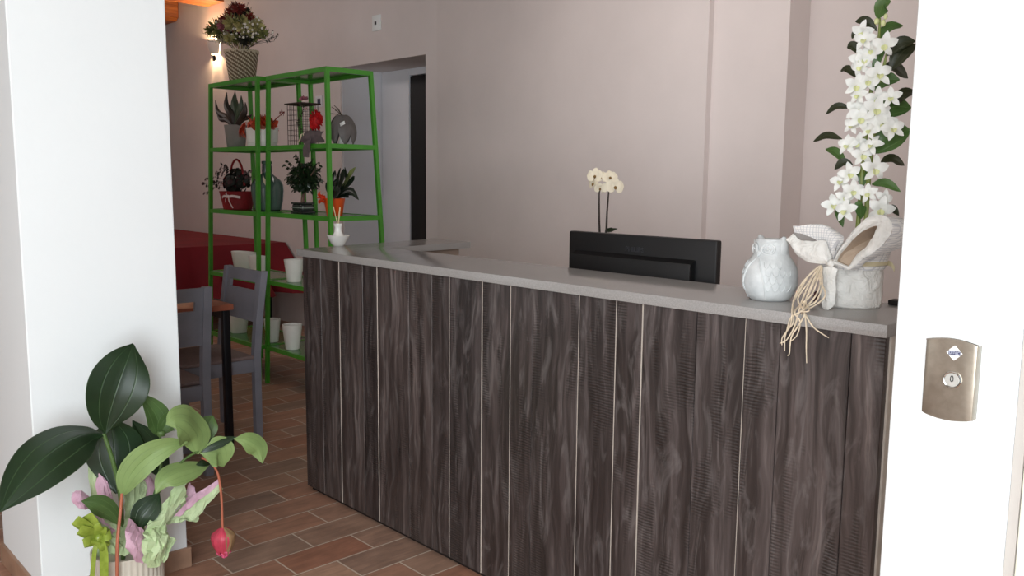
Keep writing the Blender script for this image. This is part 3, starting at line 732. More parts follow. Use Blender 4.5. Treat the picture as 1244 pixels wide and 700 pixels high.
mleaf([(193, 530, .60), (192, 512, .60), (184, 496, .60), (170, 478, .60)], 30, m_lmid, T(.2, .3, .2), .3, .42, seed=5)
mleaf([(194, 529, .61), (203, 515, .62), (212, 512, .62), (219, 520, .62)], 24, m_lmid, T(.2, .3, .0), .3, .45, seed=15)
mleaf([(240, 552, .66), (240, 530, .68), (229, 514, .71), (214, 510, .72), (202, 516, .72)], 50, m_lpale, T(.2, .2, .5), -.30, .42, seed=6)
mleaf([(238, 548, .62), (248, 528, .60), (254, 514, .59), (259, 505, .58)], 24, m_lmid, T(.2, .2, .3), .2, .5, seed=7)
mleaf([(243, 549, .66), (256, 540, .67), (270, 535, .68), (287, 531, .69)], 17, m_ldark, T(0, 0, .9), -.3, .45, seed=8)
mleaf([(284, 533, .69), (301, 535, .70), (315, 545, .70), (319, 563, .70)], 25, m_lpale, T(.2, .1, .2), -.3, .55, seed=9)
mleaf([(243, 551, .66), (255, 550, .67), (267, 550, .67), (272, 567, .66)], 36, m_lpale, T(.3, .1, .0), .25, .58, seed=10)
mleaf([(255, 564, .66), (238, 568, .68), (216, 574, .70), (199, 583, .71), (189, 600, .71)], 30, m_lpale, T(0, .1, .5), -.3, .5, seed=11)
mleaf([(258, 562, .66), (248, 562, .67), (238, 565, .67)], 10, m_ldark, T(0, .1, .9), -.2, .5, seed=16)
mleaf([(203, 584, .56), (190, 560, .55), (175, 535, .54), (161, 511, .54)], 34, m_ldark, T(0, .2, .2), .25, .5, seed=12)
mleaf([(166, 645, .68), (172, 628, .69), (183, 614, .69), (194, 600, .68)], 30, m_ldark, T(0, .1, .2), .25, .5, seed=13)
mleaf([(149, 640, .68), (135, 622, .70), (118, 612, .71), (99, 609, .71)], 24, m_lmid, T(0, .1, .1), -.3, .5, seed=14)
for P, r in ((((150, 688, .63), (148, 640, .63), (146, 600, .63), (137, 560, .63), (126, 527, .62)), [.0075, .0075, .007, .006]),
             (((166, 680, .62), (174, 635, .64), (188, 600, .64), (196, 560, .62), (194, 524, .60)), [.006, .006, .005, .004]),
             (((174, 635, .64), (200, 585, .66), (222, 560, .66), (241, 548, .66)), [.006, .005, .004, .004])):
    bm = NB(); tube(bm, [W(x, y, X=X) for x, y, X in P], r, 10, 22); obj('stem', bm, m_gstem, md)
bm = NB(); lathe(bm, [(.012, -.004), (.014, .004), (.010, .012), (0, .014)], W(196, 528, X=.615), 12); obj('node', bm, m_lmid, md)
stk = NB(); tube(stk, [W(x, y, X=X) for x, y, X in ((245, 556, .665), (257, 563, .67), (265, 577, .675), (269, 604, .68), (270.5, 642, .68))], [.0035, .0042, .0042, .004], 10, 22)
stk = obj('flower_stalk', stk, m_pstem, md)
stk2 = NB(); tube(stk2, [W(x, y, X=X) for x, y, X in ((148, 600, .70), (146, 625, .73), (142.5, 660, .745), (142, 705, .74), (141, 740, .73))], [.004, .0048, .005, .0045], 10, 22); obj('flower_stalk', stk2, m_pstem, md)
m_bract = leafmat('pink_bract', '#c94358', '#8d2030', .45, 2.5, .2, 20)
m_bractg = leafmat('greenish_bract', '#9a7c58', '#8d2030', .45, 2.5, .2, 20)
bc = W(270.8, 640, X=.68); sc_ = 1/(FPX/((bc-CAM).dot(FWD)))
bm = NB()
for k in range(8):
    th = k*2*PI/8+.3; u = Vector((math.cos(th), math.sin(th), 0)); R1 = 14*sc_
    leaf(bm, [bc+Vector((0, 0, 0)), bc+u*R1*.95+Vector((0, 0, -8*sc_)), bc+u*R1*.98+Vector((0, 0, -20*sc_)), bc+u*R1*.55+Vector((0, 0, -34*sc_))], 15*sc_, u, -.35, 10, 4, peak=.5, mi=1 if k in (0, 1) else 0)
bud = obj('flower_bud', bm, [m_bract, m_bractg], md)
bm = NB(); rn = random.Random(2)
for k in range(46):
    th = rn.uniform(0, 2*PI); q = rn.random(); R1 = 8.5*sc_*math.sqrt(q); ball(bm, bc+Vector((R1*math.cos(th), R1*math.sin(th), (-37+7*q*1.2-rn.random()*2)*sc_)), 1.9*sc_, 1)
ball(bm, bc+Vector((0, 0, -20*sc_)), 10*sc_, 2, 0, 1, (1, 1, 1.5))
obj('berry_cluster', bm, simple('pink_flower_beads', '#d8567c', .4, var=.25, scale=200), bud)
# paper wrap: pale green outside, pink lining sheets
m_pgreen = (lambda g: g.out(g.ramp(g.noise(g.obj(), 14, 4), [(.3, srgb('#adc28f')), (.7, srgb('#c6d7ab'))]), .65, 0, g.noise(g.obj(), 26, 5, .6, .5), .4, .006))(G('pale_green_wrap'))
m_ppink = (lambda g: g.out(g.ramp(g.noise(g.obj(), 14, 4), [(.3, srgb('#c79aae')), (.7, srgb('#d8b2c2'))]), .65, 0, g.noise(g.obj(), 26, 5, .6, .5), .4, .006))(G('pink_wrap'))
D = lambda *q: [W(80+x/5.83, 580+y/5.83, X=X) for x, y, X in q]
def wrap(A, B, mat, C=None, amp=.006, nu=9, nv=8, bul=.0, seed=0):
    nv = min(nv, 8)
    bm = NB(); sheet(bm, D(*A), D(*B), nu, nv, amp*1.9, 61, bulge=bul, bdir=tcm, C=D(*C) if C else None, seed=seed); obj('wrapping_paper', bm, mat, md, smooth=False)
wrap([(155, -90, .52), (210, -60, .53), (290, 20, .54)], [(230, 560, .56), (300, 560, .56), (360, 540, .58)], m_pgreen, seed=1)
wrap([(205, 0, .55), (250, -20, .56), (300, 40, .57)], [(260, 360, .60), (330, 400, .61), (400, 430, .61)], m_ppink, seed=2)
wrap([(45, 105, .60), (100, 100, .62), (200, 150, .60)], [(45, 180, .62), (110, 230, .64), (200, 230, .62)], m_ppink, amp=.004, nv=7, bul=.01, seed=3)
wrap([(190, 240, .62), (260, 300, .64), (350, 380, .66)], [(200, 340, .64), (250, 390, .66), (340, 420, .68)], m_ppink, amp=.004, nv=7, seed=4)
wrap([(180, 225, .61), (300, 300, .63), (440, 300, .62)], [(300, 545, .735), (380, 545, .742), (470, 545, .74)], m_pgreen, seed=5)
wrap([(420, 120, .56), (500, 60, .54), (570, 30, .53)], [(410, 420, .62), (500, 400, .62), (560, 380, .62)], m_pgreen, seed=6)
wrap([(560, 20, .52), (600, 0, .52), (640, 40, .52)], [(560, 160, .56), (610, 140, .56), (650, 130, .56)], m_ppink, amp=.003, nv=7, seed=7)
wrap([(455, 285, .70), (500, 330, .71), (550, 375, .72)], [(470, 560, .735), (510, 600, .735), (552, 610, .73)], m_ppink, C=[(420, 440, .76), (480, 470, .765), (545, 490, .75)], amp=.004, seed=8)
wrap([(590, 310, .70), (690, 180, .69), (770, 60, .67), (860, 0, .66)], [(560, 390, .73), (690, 400, .72), (720, 320, .70), (830, 160, .68)], m_pgreen, bul=.01, seed=9)
wrap([(555, 380, .72), (620, 360, .72), (700, 330, .71)], [(548, 600, .74), (610, 640, .75), (690, 600, .74)], m_pgreen, C=[(545, 490, .755), (640, 480, .765), (720, 440, .75)], amp=.008, seed=10)
wrap([(690, 385, .70), (730, 395, .70), (775, 440, .70)], [(690, 600, .74), (720, 570, .74), (765, 470, .72)], m_pgreen, amp=.004, nv=8, seed=11)
wrap([(680, 470, .705), (690, 420, .70), (705, 385, .70)], [(685, 472, .71), (720, 465, .71), (765, 440, .70)], m_ppink, amp=.003, nv=7, seed=12)
wrap([(760, 280, .68), (860, 170, .66), (960, 80, .65), (1080, 20, .65)], [(830, 270, .68), (900, 200, .67), (990, 130, .66), (1095, 60, .66)], m_ppink, amp=.004, seed=13)
wrap([(800, 285, .68), (900, 200, .67), (1000, 120, .66), (1095, 40, .66)], [(880, 300, .68), (930, 290, .68), (1010, 190, .67), (1105, 75, .66)], m_pgreen, amp=.005, seed=14)
wrap([(700, 330, .66), (790, 240, .64), (850, 120, .63)], [(860, 300, .66), (930, 310, .66), (935, 240, .65)], m_pgreen, amp=.005, seed=15)
wrap([(860, 60, .62), (880, 40, .62), (900, 60, .62)], [(850, 200, .64), (900, 180, .64), (930, 140, .64)], m_ppink, amp=.003, nv=7, seed=16)
# ribbon bow
m_lime = (lambda g: g.out(g.ramp(g.noise(g.obj(), 40, 3), [(.3, srgb('#75872a')), (.7, srgb('#93a544'))]), .3))(G('lime_satin'))
bm = NB()
def loop(x0, y0, x1, y1, X, w=.030):
    a = D((x0, y0, X))[0]; b = D((x1, y1, X+.012))[0]; m = a.lerp(b, .55)
    side = (b-a).cross(tcm).normalized()
    strip(bm, [a, m+tcm*.016+side*.004, b+tcm*.004, m-tcm*.008-side*.004, a-tcm*.002], w, side+tcm*.45, 18, .002)
for q in ((215, 400, 65, 300), (225, 390, 150, 265), (220, 415, 95, 370), (225, 430, 125, 470), (240, 420, 320, 400), (240, 420, 250, 350), (235, 435, 290, 500), (240, 430, 215, 480), (240, 425, 200, 330)):
    loop(*q, .735)
ball(bm, D((232, 425, .74))[0], .012, 2, .2)
strip(bm, D((225, 430, .742), (205, 520, .745), (195, 620, .742), (185, 720, .74), (180, 800, .735)), .016, RGT+tcm*.3, 16, .001)
strip(bm, D((240, 430, .745), (268, 520, .752), (270, 620, .752), (272, 720, .75), (270, 820, .745)), .026, RGT, 16, .001)
obj('ribbon_bow', bm, m_lime, md)

# ------------------------------------------------------------------ chairs and table
def make_chair(name, label, loc, rotz):
    """local: backrest on +Y side, sitter looks to -Y; x across"""
    t = thing(name, label, 'chair', loc, rotz, 'grey chairs around the small table')
    Wd, Dp, SH, H = .225, .40, .445, .91
    for s in (-1, 1):
        bm = NB(); x = s*(Wd-.02)
        q = [(0, .0), (0, .46), (.018, .66), (.055, H)]
        prof = [(-.019+y, z) for y, z in q]+[(.019+y, z) for y, z in q[::-1]]
        prism(bm, prof, x-.019, x+.019, .002, axis='x'); obj('rear_leg', bm, m_chair, t, world=False)
        bm = NB(); box(bm, x-.019, x+.019, -Dp-.019, -Dp+.019, 0, SH-.002, .002); obj('front_leg', bm, m_chair, t, world=False)
        bm = NB(); box(bm, x-.012, x+.012, -Dp+.0192, -.0192, SH-.075, SH-.004, .002); obj('side_rail', bm, m_chair, t, world=False)
    bm = NB(); box(bm, -Wd+.0395, Wd-.0395, -Dp-.012, -Dp+.012, SH-.075, SH-.004, .002); obj('front_rail', bm, m_chair, t, world=False)
    bm = NB(); box(bm, -Wd+.0395, Wd-.0395, -.012, .012, SH-.075, SH-.004, .002); obj('rear_rail', bm, m_chair, t, world=False)
    bm = NB(); box(bm, -Wd+.002, Wd-.002, -Dp-.02, -.0195, SH-.0035, SH+.016, .006); obj('seat', bm, m_seat, t, world=False, label='taupe seat panel')
    # back panel with a horizontal slot, curved backwards with the uprights
    bm = NB(); xi = Wd-.0392
    def yb(z): return .018*(z-.46)/.2 if z < .66 else .018+.037*(z-.66)/(H-.66)
    def seg(x0, x1, z0, z1):
        v = [bm.verts.new((x, yb(z)+o, z)) for o in (-.009, .009) for x, z in ((x0, z0), (x1, z0), (x1, z1), (x0, z1))]
        for f in ((0, 1, 2, 3), (7, 6, 5, 4), (0, 4, 5, 1), (1, 5, 6, 2), (2, 6, 7, 3), (3, 7, 4, 0)): bm.faces.new([v[i] for i in f])
    xs = xi*.80
    seg(-xi, xi, .845, H-.003); seg(-xi, -xs, .80, .845); seg(xs, xi, .80, .845); seg(-xi, xi, .635, .80)
    bmesh.ops.remove_doubles(bm, verts=bm.verts, dist=1e-5)
    obj('back_panel', bm, m_chair, t, world=False, smooth=False)
    return t
chB = make_chair('dining_chair', 'grey slotted-back wooden chair standing in front of the green shelf', (-1.075, .205, 0), 0)
chA = dup(chB, (-.48, -.455, 0), -PI/2, 'grey slotted-back wooden chair beside the white column, pushed under the table')
tb = thing('dining_table', 'small table with orange wood top and thin black legs between the grey chairs', 'table', (-1.25, -.40, 0))
bm = NB(); box(bm, -1.80, -.745, -.85, .028, .738, .768, .003); obj('tabletop', bm, m_tabletop, tb)
for x in (-1.76, -.775):
    for y in (-.82, -.005):
        bm = NB(); box(bm, x-.018, x+.018, y-.018, y+.018, 0, .737, .002); obj('leg', bm, m_black, tb)
bm = NB()
box(bm, -1.741, -.794, -.013, .003, .69, .7375); box(bm, -1.741, -.794, -.828, -.812, .69, .7375); obj('apron', bm, m_black, tb)

# ------------------------------------------------------------------ red cloth table against the wall
rt = thing('side_table', 'long buffet table under the burgundy cloth by the back wall', 'table', (-5.4, 1.6, 0))
bm = NB(); box(bm, -6.9, -4.14, 1.1, 2.14, .755, .784, .002); obj('tabletop', bm, m_beige, rt)
for x in (-6.8, -4.25):
    for y in (1.18, 2.05):
        bm = NB(); box(bm, x-.025, x+.025, y-.025, y+.025, 0, .7548); obj('leg', bm, m_black, rt)
bm = NB()
NSEG = 40
def perim(k, out, z, wav):
    """rounded walk: left-front -> right-front -> right-back"""
    pts = []
    for i in range(NSEG+1):
        t = i/NSEG
        if t < .6: x = -6.95+(2.84)*t/.6; y = 1.085; nx, ny = 0, -1
        else: x = -4.11; y = 1.085+(1.085)*(t-.6)/.4; nx, ny = 1, 0
        w = out*(1+wav*math.sin(t*46)+wav*.6*math.sin(t*81+1))
        c = max(0, 1-abs(t-.6)/.06)
        dx, dy = nx*(1-c)+c*.7, ny*(1-c)-c*.7
        if t >= .6: w *= 1+1.9*((t-.6)/.4)**1.2
        pts.append((x+dx*w, y+dy*w*(1 if t < .97 else 1), z))
    return pts
rows = [perim(0, 0, .7862, 0), perim(0, .004, .775, 0), perim(0, .035, .68, .2), perim(0, .07, .55, .4), perim(0, .11, .42, .5), perim(0, .135, .34, .55)]
vr = [[bm.verts.new(p) for p in r] for r in rows]
bl = bm.verts.new((-6.95, 2.17, .7862))
in_ = [[bm.verts.new((p[0]-(.0015 if k > NSEG*.6 else 0), p[1]+(.0015 if k <= NSEG*.6 else 0), p[2]-(.0012 if j < 2 else 0))) for k, p in enumerate(r)] for j, r in enumerate(rows)]
bl2 = bm.verts.new((-6.95, 2.17, .785))
for Q, c_ in ((vr, bl), (in_, bl2)):
    for a, b in zip(Q, Q[1:]):
        for i in range(NSEG): bm.faces.new((a[i], a[i+1], b[i+1], b[i]))
    bm.faces.new([c_]+Q[0])
for i in range(NSEG): bm.faces.new((vr[-1][i], vr[-1][i+1], in_[-1][i+1], in_[-1][i]))
tag(obj('tablecloth', bm, m_red), 'burgundy cloth draped over the long table behind the green shelves', 'tablecloth')

# ------------------------------------------------------------------ green shelf units
def shelf_unit(x0, x1, y0, y1, H, dx, dy, label, levels, dx1=None, dy1=None):
    dx1 = dx if dx1 is None else dx1; dy1 = dy if dy1 is None else dy1
    cx, cy = (x0+x1)/2, (y0+y1)/2
    t = thing('shelf_unit', label, 'shelf', (cx, cy, 0), 0, 'green metal shelf units')
    def corner(sx, sy, z):
        k = 1-z/H
        return Vector(((x1+dx1*k if sx > 0 else x0-dx*k), (y1+dy1*k if sy > 0 else y0-dy*k), z))
    P = .024
    for sx in (-1, 1):
        for sy in (-1, 1):
            bm = NB(); bar(bm, corner(sx, sy, 0), corner(sx, sy, H-.0145), P); obj('post', bm, m_green, t, smooth=False)
    for li, z in enumerate([H-.0145]+levels):
        bm = NB(); c = [corner(sx, sy, z) for sx, sy in ((-1, -1), (1, -1), (1, 1), (-1, 1))]
        for i in range(4):
            a, b = c[i], c[(i+1) % 4]; d = (b-a).normalized()*(P/2 if li else -P/2)
            if li == 0 and i % 2: d = -d
            bar(bm, a+d, b-d, P*.98 if li == 0 else P*.8, .028)
        obj('shelf_frame', bm, m_green, t, smooth=False)
        bm = NB(); prism(bm, [(c[0].x+.0125, c[0].y+.0125), (c[1].x-.0125, c[1].y+.0125), (c[2].x-.0125, c[2].y-.0125), (c[3].x+.0125, c[3].y-.0125)], z+.007, z+.011)
        obj('shelf_panel', bm, m_greensheet, t, smooth=False)
    return t
LVL = [1.602, 1.163, .705, .252]; TOPH = .0112
shR = shelf_unit(-1.915, -1.195, .875, 1.185, 2.07, .062, .035, 'right one of two green metal shelf units, holding the bonsai and the wire cage', LVL, .085, .085)
shL = shelf_unit(-2.675, -1.97, .825, 1.125, 2.07, .10, .03, 'left one of two green metal shelf units, with the flower basket on top', LVL, -.035, .08)
ZT, Z1, Z2, Z3, Z4 = 2.0556+.0112, 1.602+.0115, 1.163+.0115, .705+.0115, .252+.0115
def scl(P): return FPX/((Vector(P)-CAM).dot(FWD))

# basket of dried flowers on top
def weave():
    g = G('woven_basket'); v = g.obj(); sp = g.n('ShaderNodeSeparateXYZ', i_0=v)
    th = g.math('ARCTAN2', sp.outputs[1], sp.outputs[0])
    a = g.math('ADD', g.math('MULTIPLY', th, 15.0), g.math('MULTIPLY', sp.outputs[2], 230.0)); b = g.math('SUBTRACT', g.math('MULTIPLY', th, 44.0), g.math('MULTIPLY', sp.outputs[2], 190.0))
    w = g.math('MULTIPLY', g.math('ADD', g.math('SINE', a), 1.0), .5); w2 = g.math('MULTIPLY', g.math('ADD', g.math('SINE', b), 1.0), .5)
    k = g.math('MULTIPLY', w, g.math('ADD', g.math('MULTIPLY', w2, .6), .4))
    return g.out(g.ramp(k, [(.1, srgb('#6b5a44')), (.4, srgb('#a08d72')), (.75, srgb('#d9cfba'))]), .7, 0, k, .8, .006)
bx = W(294, 86, Y=.93); bkc = Vector((bx.x, .93, ZT))
s = scl(bkc+Vector((0, 0, .1)))
bk = thing('flower_basket', 'woven pale basket of dried flowers on top of the left green shelf unit', 'basket', bkc)
bm = NB(); lathe(bm, [(0, 0), (14.5/s, 0), (15/s, .004), (19.5/s, 33/s), (20/s, 36/s), (18.6/s, 36/s), (17.5/s, 30/s), (0, 29/s)], bkc, 40); obj('basket', bm, weave(), bk)
bm = NB()
for k in range(30):
    a0, a1 = 2*PI*k/30, 2*PI*(k+1)/30; am = (a0+a1)/2; R = 19.6/s; q = lambda a, z: bkc+Vector((R*math.cos(a), R*math.sin(a), z))
    tube(bm, [q(a0, 35/s), q(am, 37.5/s), q(a1+.06, 35.4/s)], 1.2/s, 6, 5)
obj('braided_rim', bm, simple('braid_straw', '#cfc3aa', .7), bk)
FC = {'g': simple('dried_green', '#7c8048', .8, var=.3), 'y': simple('dried_cream', '#bdb67c', .8, var=.2), 'w': simple('dried_white', '#d3ccb2', .8), 'r': simple('dried_red', '#7c2a22', .8, var=.3), 'd': simple('dried_dark', '#2b2a1c', .8), 'p': simple('dried_pink', '#a3616b', .8)}
rn = random.Random(11)
BL = [(262, 32, 7, 'g'), (256, 36, 6, 'g'), (268, 27, 6, 'y'), (276, 22, 7, 'r'), (284, 13, 8, 'r'), (290, 10, 6, 'r'), (272, 30, 7, 'p'), (281, 28, 8, 'y'), (291, 19, 7, 'd'), (288, 36, 8, 'w'), (280, 38, 6, 'w'), (296, 32, 8, 'y'), (303, 24, 7, 'y'), (306, 30, 7, 'w'), (303, 42, 7, 'w'), (313, 34, 7, 'y'), (318, 36, 5, 'g'), (310, 44, 6, 'd'), (294, 44, 8, 'd'), (284, 46, 7, 'd'), (272, 46, 7, 'w'), (276, 40, 6, 'd'), (266, 38, 7, 'g'), (299, 14, 4, 'd'), (304, 20, 4, 'r'), (320, 42, 5, 'g'), (291, 27, 6, 'g'), (288, 48, 6, 'g'), (298, 49, 6, 'd'), (279, 47, 6, 'y'), (305, 47, 6, 'g'), (286, 24, 6, 'w'), (297, 38, 6, 'p'), (312, 27, 5, 'y'), (260, 40, 6, 'y'), (300, 43, 5, 'y')]
for i, (x, y, r, k) in enumerate(BL):
    Yc = .93+rn.uniform(-.09, .06); c = W(x, y, Y=Yc); bm = NB(); R = r*1.2/s
    for j in range(110):
        d = Vector((rn.gauss(0, 1), rn.gauss(0, 1), rn.gauss(0, 1))).normalized(); p = c+d*R*rn.uniform(.2, .9)
        leaf(bm, [p-d*R*.2, p, p+d*R*.45+Vector((0, 0, .002))], R*rn.uniform(.3, .55), d.orthogonal()+Vector((rn.uniform(-1, 1),)*3)*.5, .3, 4, 2)
    tube(bm, [bkc+Vector((0, 0, 30/s)), c.lerp(bkc+Vector((0, 0, 36/s)), .4), c], .002, 4)
    obj('flower_head', bm, FC[k], bk)
bm = NB()
for x, y in ((331, 41), (335, 47), (326, 38), (338, 44), (300, 7), (252, 45), (254, 50), (333, 50), (246, 40), (305, 12)):
    b0 = bkc+Vector((0, 0, 36/s)); e_ = W(x, y, Y=.93+rn.uniform(-.06, .05)); tube(bm, [b0, b0.lerp(e_, .5)+Vector((0, 0, .02)), e_], .0014, 4, 8)
    for k in range(3):
        p = b0.lerp(e_, .8+.1*k); leaf(bm, [p, p+Vector((rn.uniform(-.02, .02), 0, .012)), p+Vector((rn.uniform(-.03, .03), 0, .02))], .010, (0, -1, .3), .2, 4, 2)
obj('dried_sprigs', bm, FC['d'], bk)

bm = NB(); rn = random.Random(77)
for i in range(70):
    x = rn.gauss(294, 15); y = rn.gauss(36, 8)
    if y > 48 or y < 20: continue
    ball(bm, W(x, y, Y=.93-.10+rn.uniform(-.015, .05)), rn.uniform(.9, 1.7)/s, 1, .2)
obj('small_white_blooms', bm, simple('tiny_white_bloom', '#e9e6dc', .8), bk)

# pots
def pot(bm, c, rb, rt, h, lip=.0, seg=36, wall=.006, sx=1, sy=1):
    prof = [(0, 0), (rb*.96, 0), (rb, .004), (rt, h-lip), ]
    if lip: prof += [(rt*1.06, h-lip+.002), (rt*1.08, h)]
    else: prof += [(rt, h-.002), (rt*.99, h)]
    r2 = prof[-1][0]
    prof += [(r2-wall, h), (rt-wall-.002, h*.82), (0, h*.80)]
    lathe(bm, prof, c, seg, sx, sy)
def at_level(px, py_base, Z, Y):
    p = W(px, py_base, Y=Y); return Vector((p.x, Y, Z))
m_greypot = simple('grey_cement_pot', '#8a8580', .7, var=.08)
m_aloe = simple('aloe_skin', '#46523f', .45, var=.2, scale=30)
m_aloed = simple('aloe_dark_skin', '#3a2f28', .5, var=.2, scale=30)
c = at_level(287, 176, Z1, .95); s = scl(c)
al = thing('potted_aloe', 'spiky aloe in a tapered grey pot on the left green shelf unit', 'plant', c)
bm = NB(); pot(bm, c, 10.5/s, 13.5/s, 28/s); obj('pot', bm, m_greypot, al)
A0 = c+Vector((0, 0, 25/s))
for i, (q, r, k) in enumerate(((((276, 143), (265, 136), (261.5, 122)), 4.2, 1), (((276, 146), (268, 145), (263, 136)), 3.6, 1), (((281, 139), (275, 128), (275.5, 112)), 5, 1), (((287, 138), (285, 125), (285.5, 111)), 6.5, 0), (((291, 138), (293, 127), (293, 116)), 4.5, 0), (((295, 141), (298, 133), (298, 124)), 4, 1), (((284, 142), (282, 132), (283, 122)), 5.5, 0), (((294, 145), (301, 143), (306, 139)), 3.6, 1))):
    bm = NB(); P = [A0]+[W(x, y, Y=.95-.02*(i % 3)+.015) for x, y in q]; tube(bm, P, [r*.75/s, r/s, r*.7/s, .3/s], 8, 14); obj('leaf', bm, (m_aloe, m_aloed)[k], al)
# red plant in white pot
m_redleaf = leafmat('orange_red_leaf', '#cf4c2c', '#e8895a', .5, 1.5, .3, 30)
c = at_level(319, 176.5, Z1, .91); c.x = min(c.x, -2.12); s = scl(c)
c = at_level(319, 176.5, Z1, .97); s = scl(c)
rp = thing('red_leaved_plant', 'plant with orange-red leaves in a white bowl pot beside the aloe', 'plant', c)
bm = NB(); lathe(bm, [(0, 0), (16/s, 0), (17/s, .004), (17.4/s, 6/s), (18/s, 6.5/s), (18.8/s, 21/s), (19.4/s, 23.5/s), (18/s, 23.5/s), (17.2/s, 19/s), (0, 18.5/s)], c, 40); obj('pot', bm, m_potw, rp)
rn = random.Random(8); bm = NB()
for i in range(130):
    th = rn.uniform(0, 2*PI); el = rn.uniform(.1, 1.45); d = Vector((math.cos(th)*math.cos(el), math.sin(th)*math.cos(el)*.8, math.sin(el)*.85)); b0 = c+Vector((rn.uniform(-13, 13)/s, rn.uniform(-8, 6)/s, 20/s)); L = rn.uniform(16, 28)/s
    leaf(bm, [b0, b0+d*L*.6, b0+d*L+Vector((0, 0, -2/s))], rn.uniform(8, 11)/s, Vector((0, 0, 1))+d.orthogonal(), .3, 6, 2)
for i in range(12):
    b0 = W(298+rn.uniform(-2, 3), 152, Y=.95); e_ = W(294+rn.uniform(-4, 6), 166+rn.uniform(-3, 3), Y=.935)
    leaf(bm, [b0+Vector((0, 0, .02)), b0.lerp(e_, .5)+Vector((-.008, -.01, .01)), e_], 6/s, (-.4, -1, .2), .3, 6, 2)
obj('foliage', bm, m_redleaf, rp)
bm = NB(); tube(bm, [c+Vector((0, 0, 20/s)), W(335, 145, Y=.97), W(345, 136, Y=.97)], .003, 5, 8)
for k in range(14):
    p = W(339+rn.uniform(0, 6), 139+rn.uniform(-3, 3), Y=.97); leaf(bm, [p, p+Vector((.008, 0, .01)), p+Vector((.014, -.004, .016))], .009, (0, -1, .2), .2, 4, 2)
obj('dry_twig', bm, FC['r'], rp)
# red basket with dark plant
m_redbk = simple('red_wicker', '#8e1a20', .6, var=.25, scale=60, bump=.8)
c = at_level(289, 254, Z2, .94); s = scl(c)
rb = thing('red_basket', 'red hoop-handled basket of dark trailing foliage with a white bow', 'basket', c)
bm = NB(); lathe(bm, [(0, 0), (15.5/s, 0), (16.5/s, .004), (20.5/s, 20/s), (21.2/s, 22/s), (19.8/s, 22/s), (18/s, 16/s), (0, 15/s)], c, 40, fn=lambda th, z: 1+.012*math.sin(th*30+z*300)); obj('basket', bm, m_redbk, rb)
bm = NB(); tube(bm, [c+Vector((19.5/s*math.cos(t), 0, 20/s+40/s*math.sin(t)**.8)) for t in [PI*k/20 for k in range(1, 20)]], 1.3/s, 8); obj('handle', bm, m_redbk, rb)
m_ivy = leafmat('dark_ivy', '#12180e', '#1c2415', .7, 1, .3, 30); m_ivyred = leafmat('purple_ivy', '#3a1518', '#4d2024', .5, 1, .3, 30)
rn = random.Random(21); bm = NB()
for i in range(450):
    d = Vector((rn.gauss(0, 1), rn.gauss(0, 1), rn.gauss(0, 1))).normalized(); p = c+Vector((0, 0, 34/s))+Vector((d.x*20, d.y*14, d.z*15))*(rn.uniform(.35, 1)/s)
    n_ = d+Vector((rn.uniform(-.5, .5),)*3); t_ = d.orthogonal().normalized(); leaf(bm, [p, p+t_*4/s, p+t_*7/s+Vector((0, 0, -1/s))], 6/s, n_, .2, 4, 2, mi=1 if rn.random() < .15 else 0)
for e0 in ((252, 215), (247, 224), (262, 208), (255, 230), (268, 203), (272, 200), (306, 206), (303, 220), (258, 222), (250, 234), (307, 215)):
    b0 = c+Vector((0, 0, 28/s)); e_ = W(*e0, Y=.90); md_ = b0.lerp(e_, .6)+Vector((0, 0, .02)); tube(bm, [b0, md_, e_], .0012, 4, 8)
    for k in range(7):
        p = md_.lerp(e_, k/6)+Vector((rn.uniform(-.008, .008),)*3); t_ = Vector((rn.uniform(-1, 1), -.3, rn.uniform(-1, .3))).normalized(); leaf(bm, [p, p+t_*3/s, p+t_*5/s], 4.5/s, (0, -1, .4), .2, 4, 2, mi=rn.randint(0, 1))
obj('foliage', bm, [m_ivy, m_ivyred], rb)
m_wbow = simple('white_gauze_ribbon', '#d8c8c6', .6)
bm = NB(); kb = W(277.5, 239, Y=c.y-21.5/s)
for e0, w_ in (((270, 240), 3), ((292, 240), 3), ((274, 246), 2.2), ((283, 253), 2.6), ((275, 234), 2.6)):
    e_ = W(*e0, Y=c.y-20.5/s-.006); strip(bm, [kb, kb.lerp(e_, .5)+Vector((0, -.01, .006)), e_], w_/s, (.2, 0, 1) if abs(e0[1]-239) < 3 else (1, 0, .2), 8)
ball(bm, kb, 2/s, 1, .3); obj('bow', bm, m_wbow, rb)
# demijohn vase
c = at_level(325.5, 255, Z2, 1.03); s = scl(c)
m_glassv = simple('teal_glaze', '#566a62', .12, var=.12, scale=12, bump=.02)
vs_ = thing('bottle_vase', 'blue-grey glossy demijohn vase with a short neck between the green posts', 'vase', c)
bm = NB(); lathe(bm, [(0, 0), (14/s, 0), (16/s, 1.5/s), (18.2/s, 12/s), (19.3/s, 24/s), (18.8/s, 31/s), (16/s, 36.5/s), (11/s, 40.5/s), (6.5/s, 44/s), (5/s, 47/s), (4.8/s, 55/s), (6/s, 56.5/s), (6.2/s, 59/s), (5/s, 59.5/s), (4/s, 56/s), (0, 54/s)], c, 44); obj('body', bm, m_glassv, vs_)
bm = NB(); lathe(bm, [(5.4/s, 45/s), (5.9/s, 47/s), (5.6/s, 54/s), (5.0/s, 55/s)], c, 28, fn=lambda th, z: 1+.06*math.sin(7*th+z*300), cap0=False, cap1=False); obj('neck_wrap', bm, simple('grey_neck_wire', '#7d8488', .4, .6), vs_)
bm = NB(); k = W(322, 219, Y=c.y-16/s); strip(bm, [k+Vector((-4/s, -.004, 3/s)), k+Vector((0, -.008, 0)), k+Vector((4.5/s, -.006, -4/s))], 7/s, (.5, -.2, 1), 6); obj('paper_tag', bm, simple('cream_card', '#d9cdb4', .7), vs_)
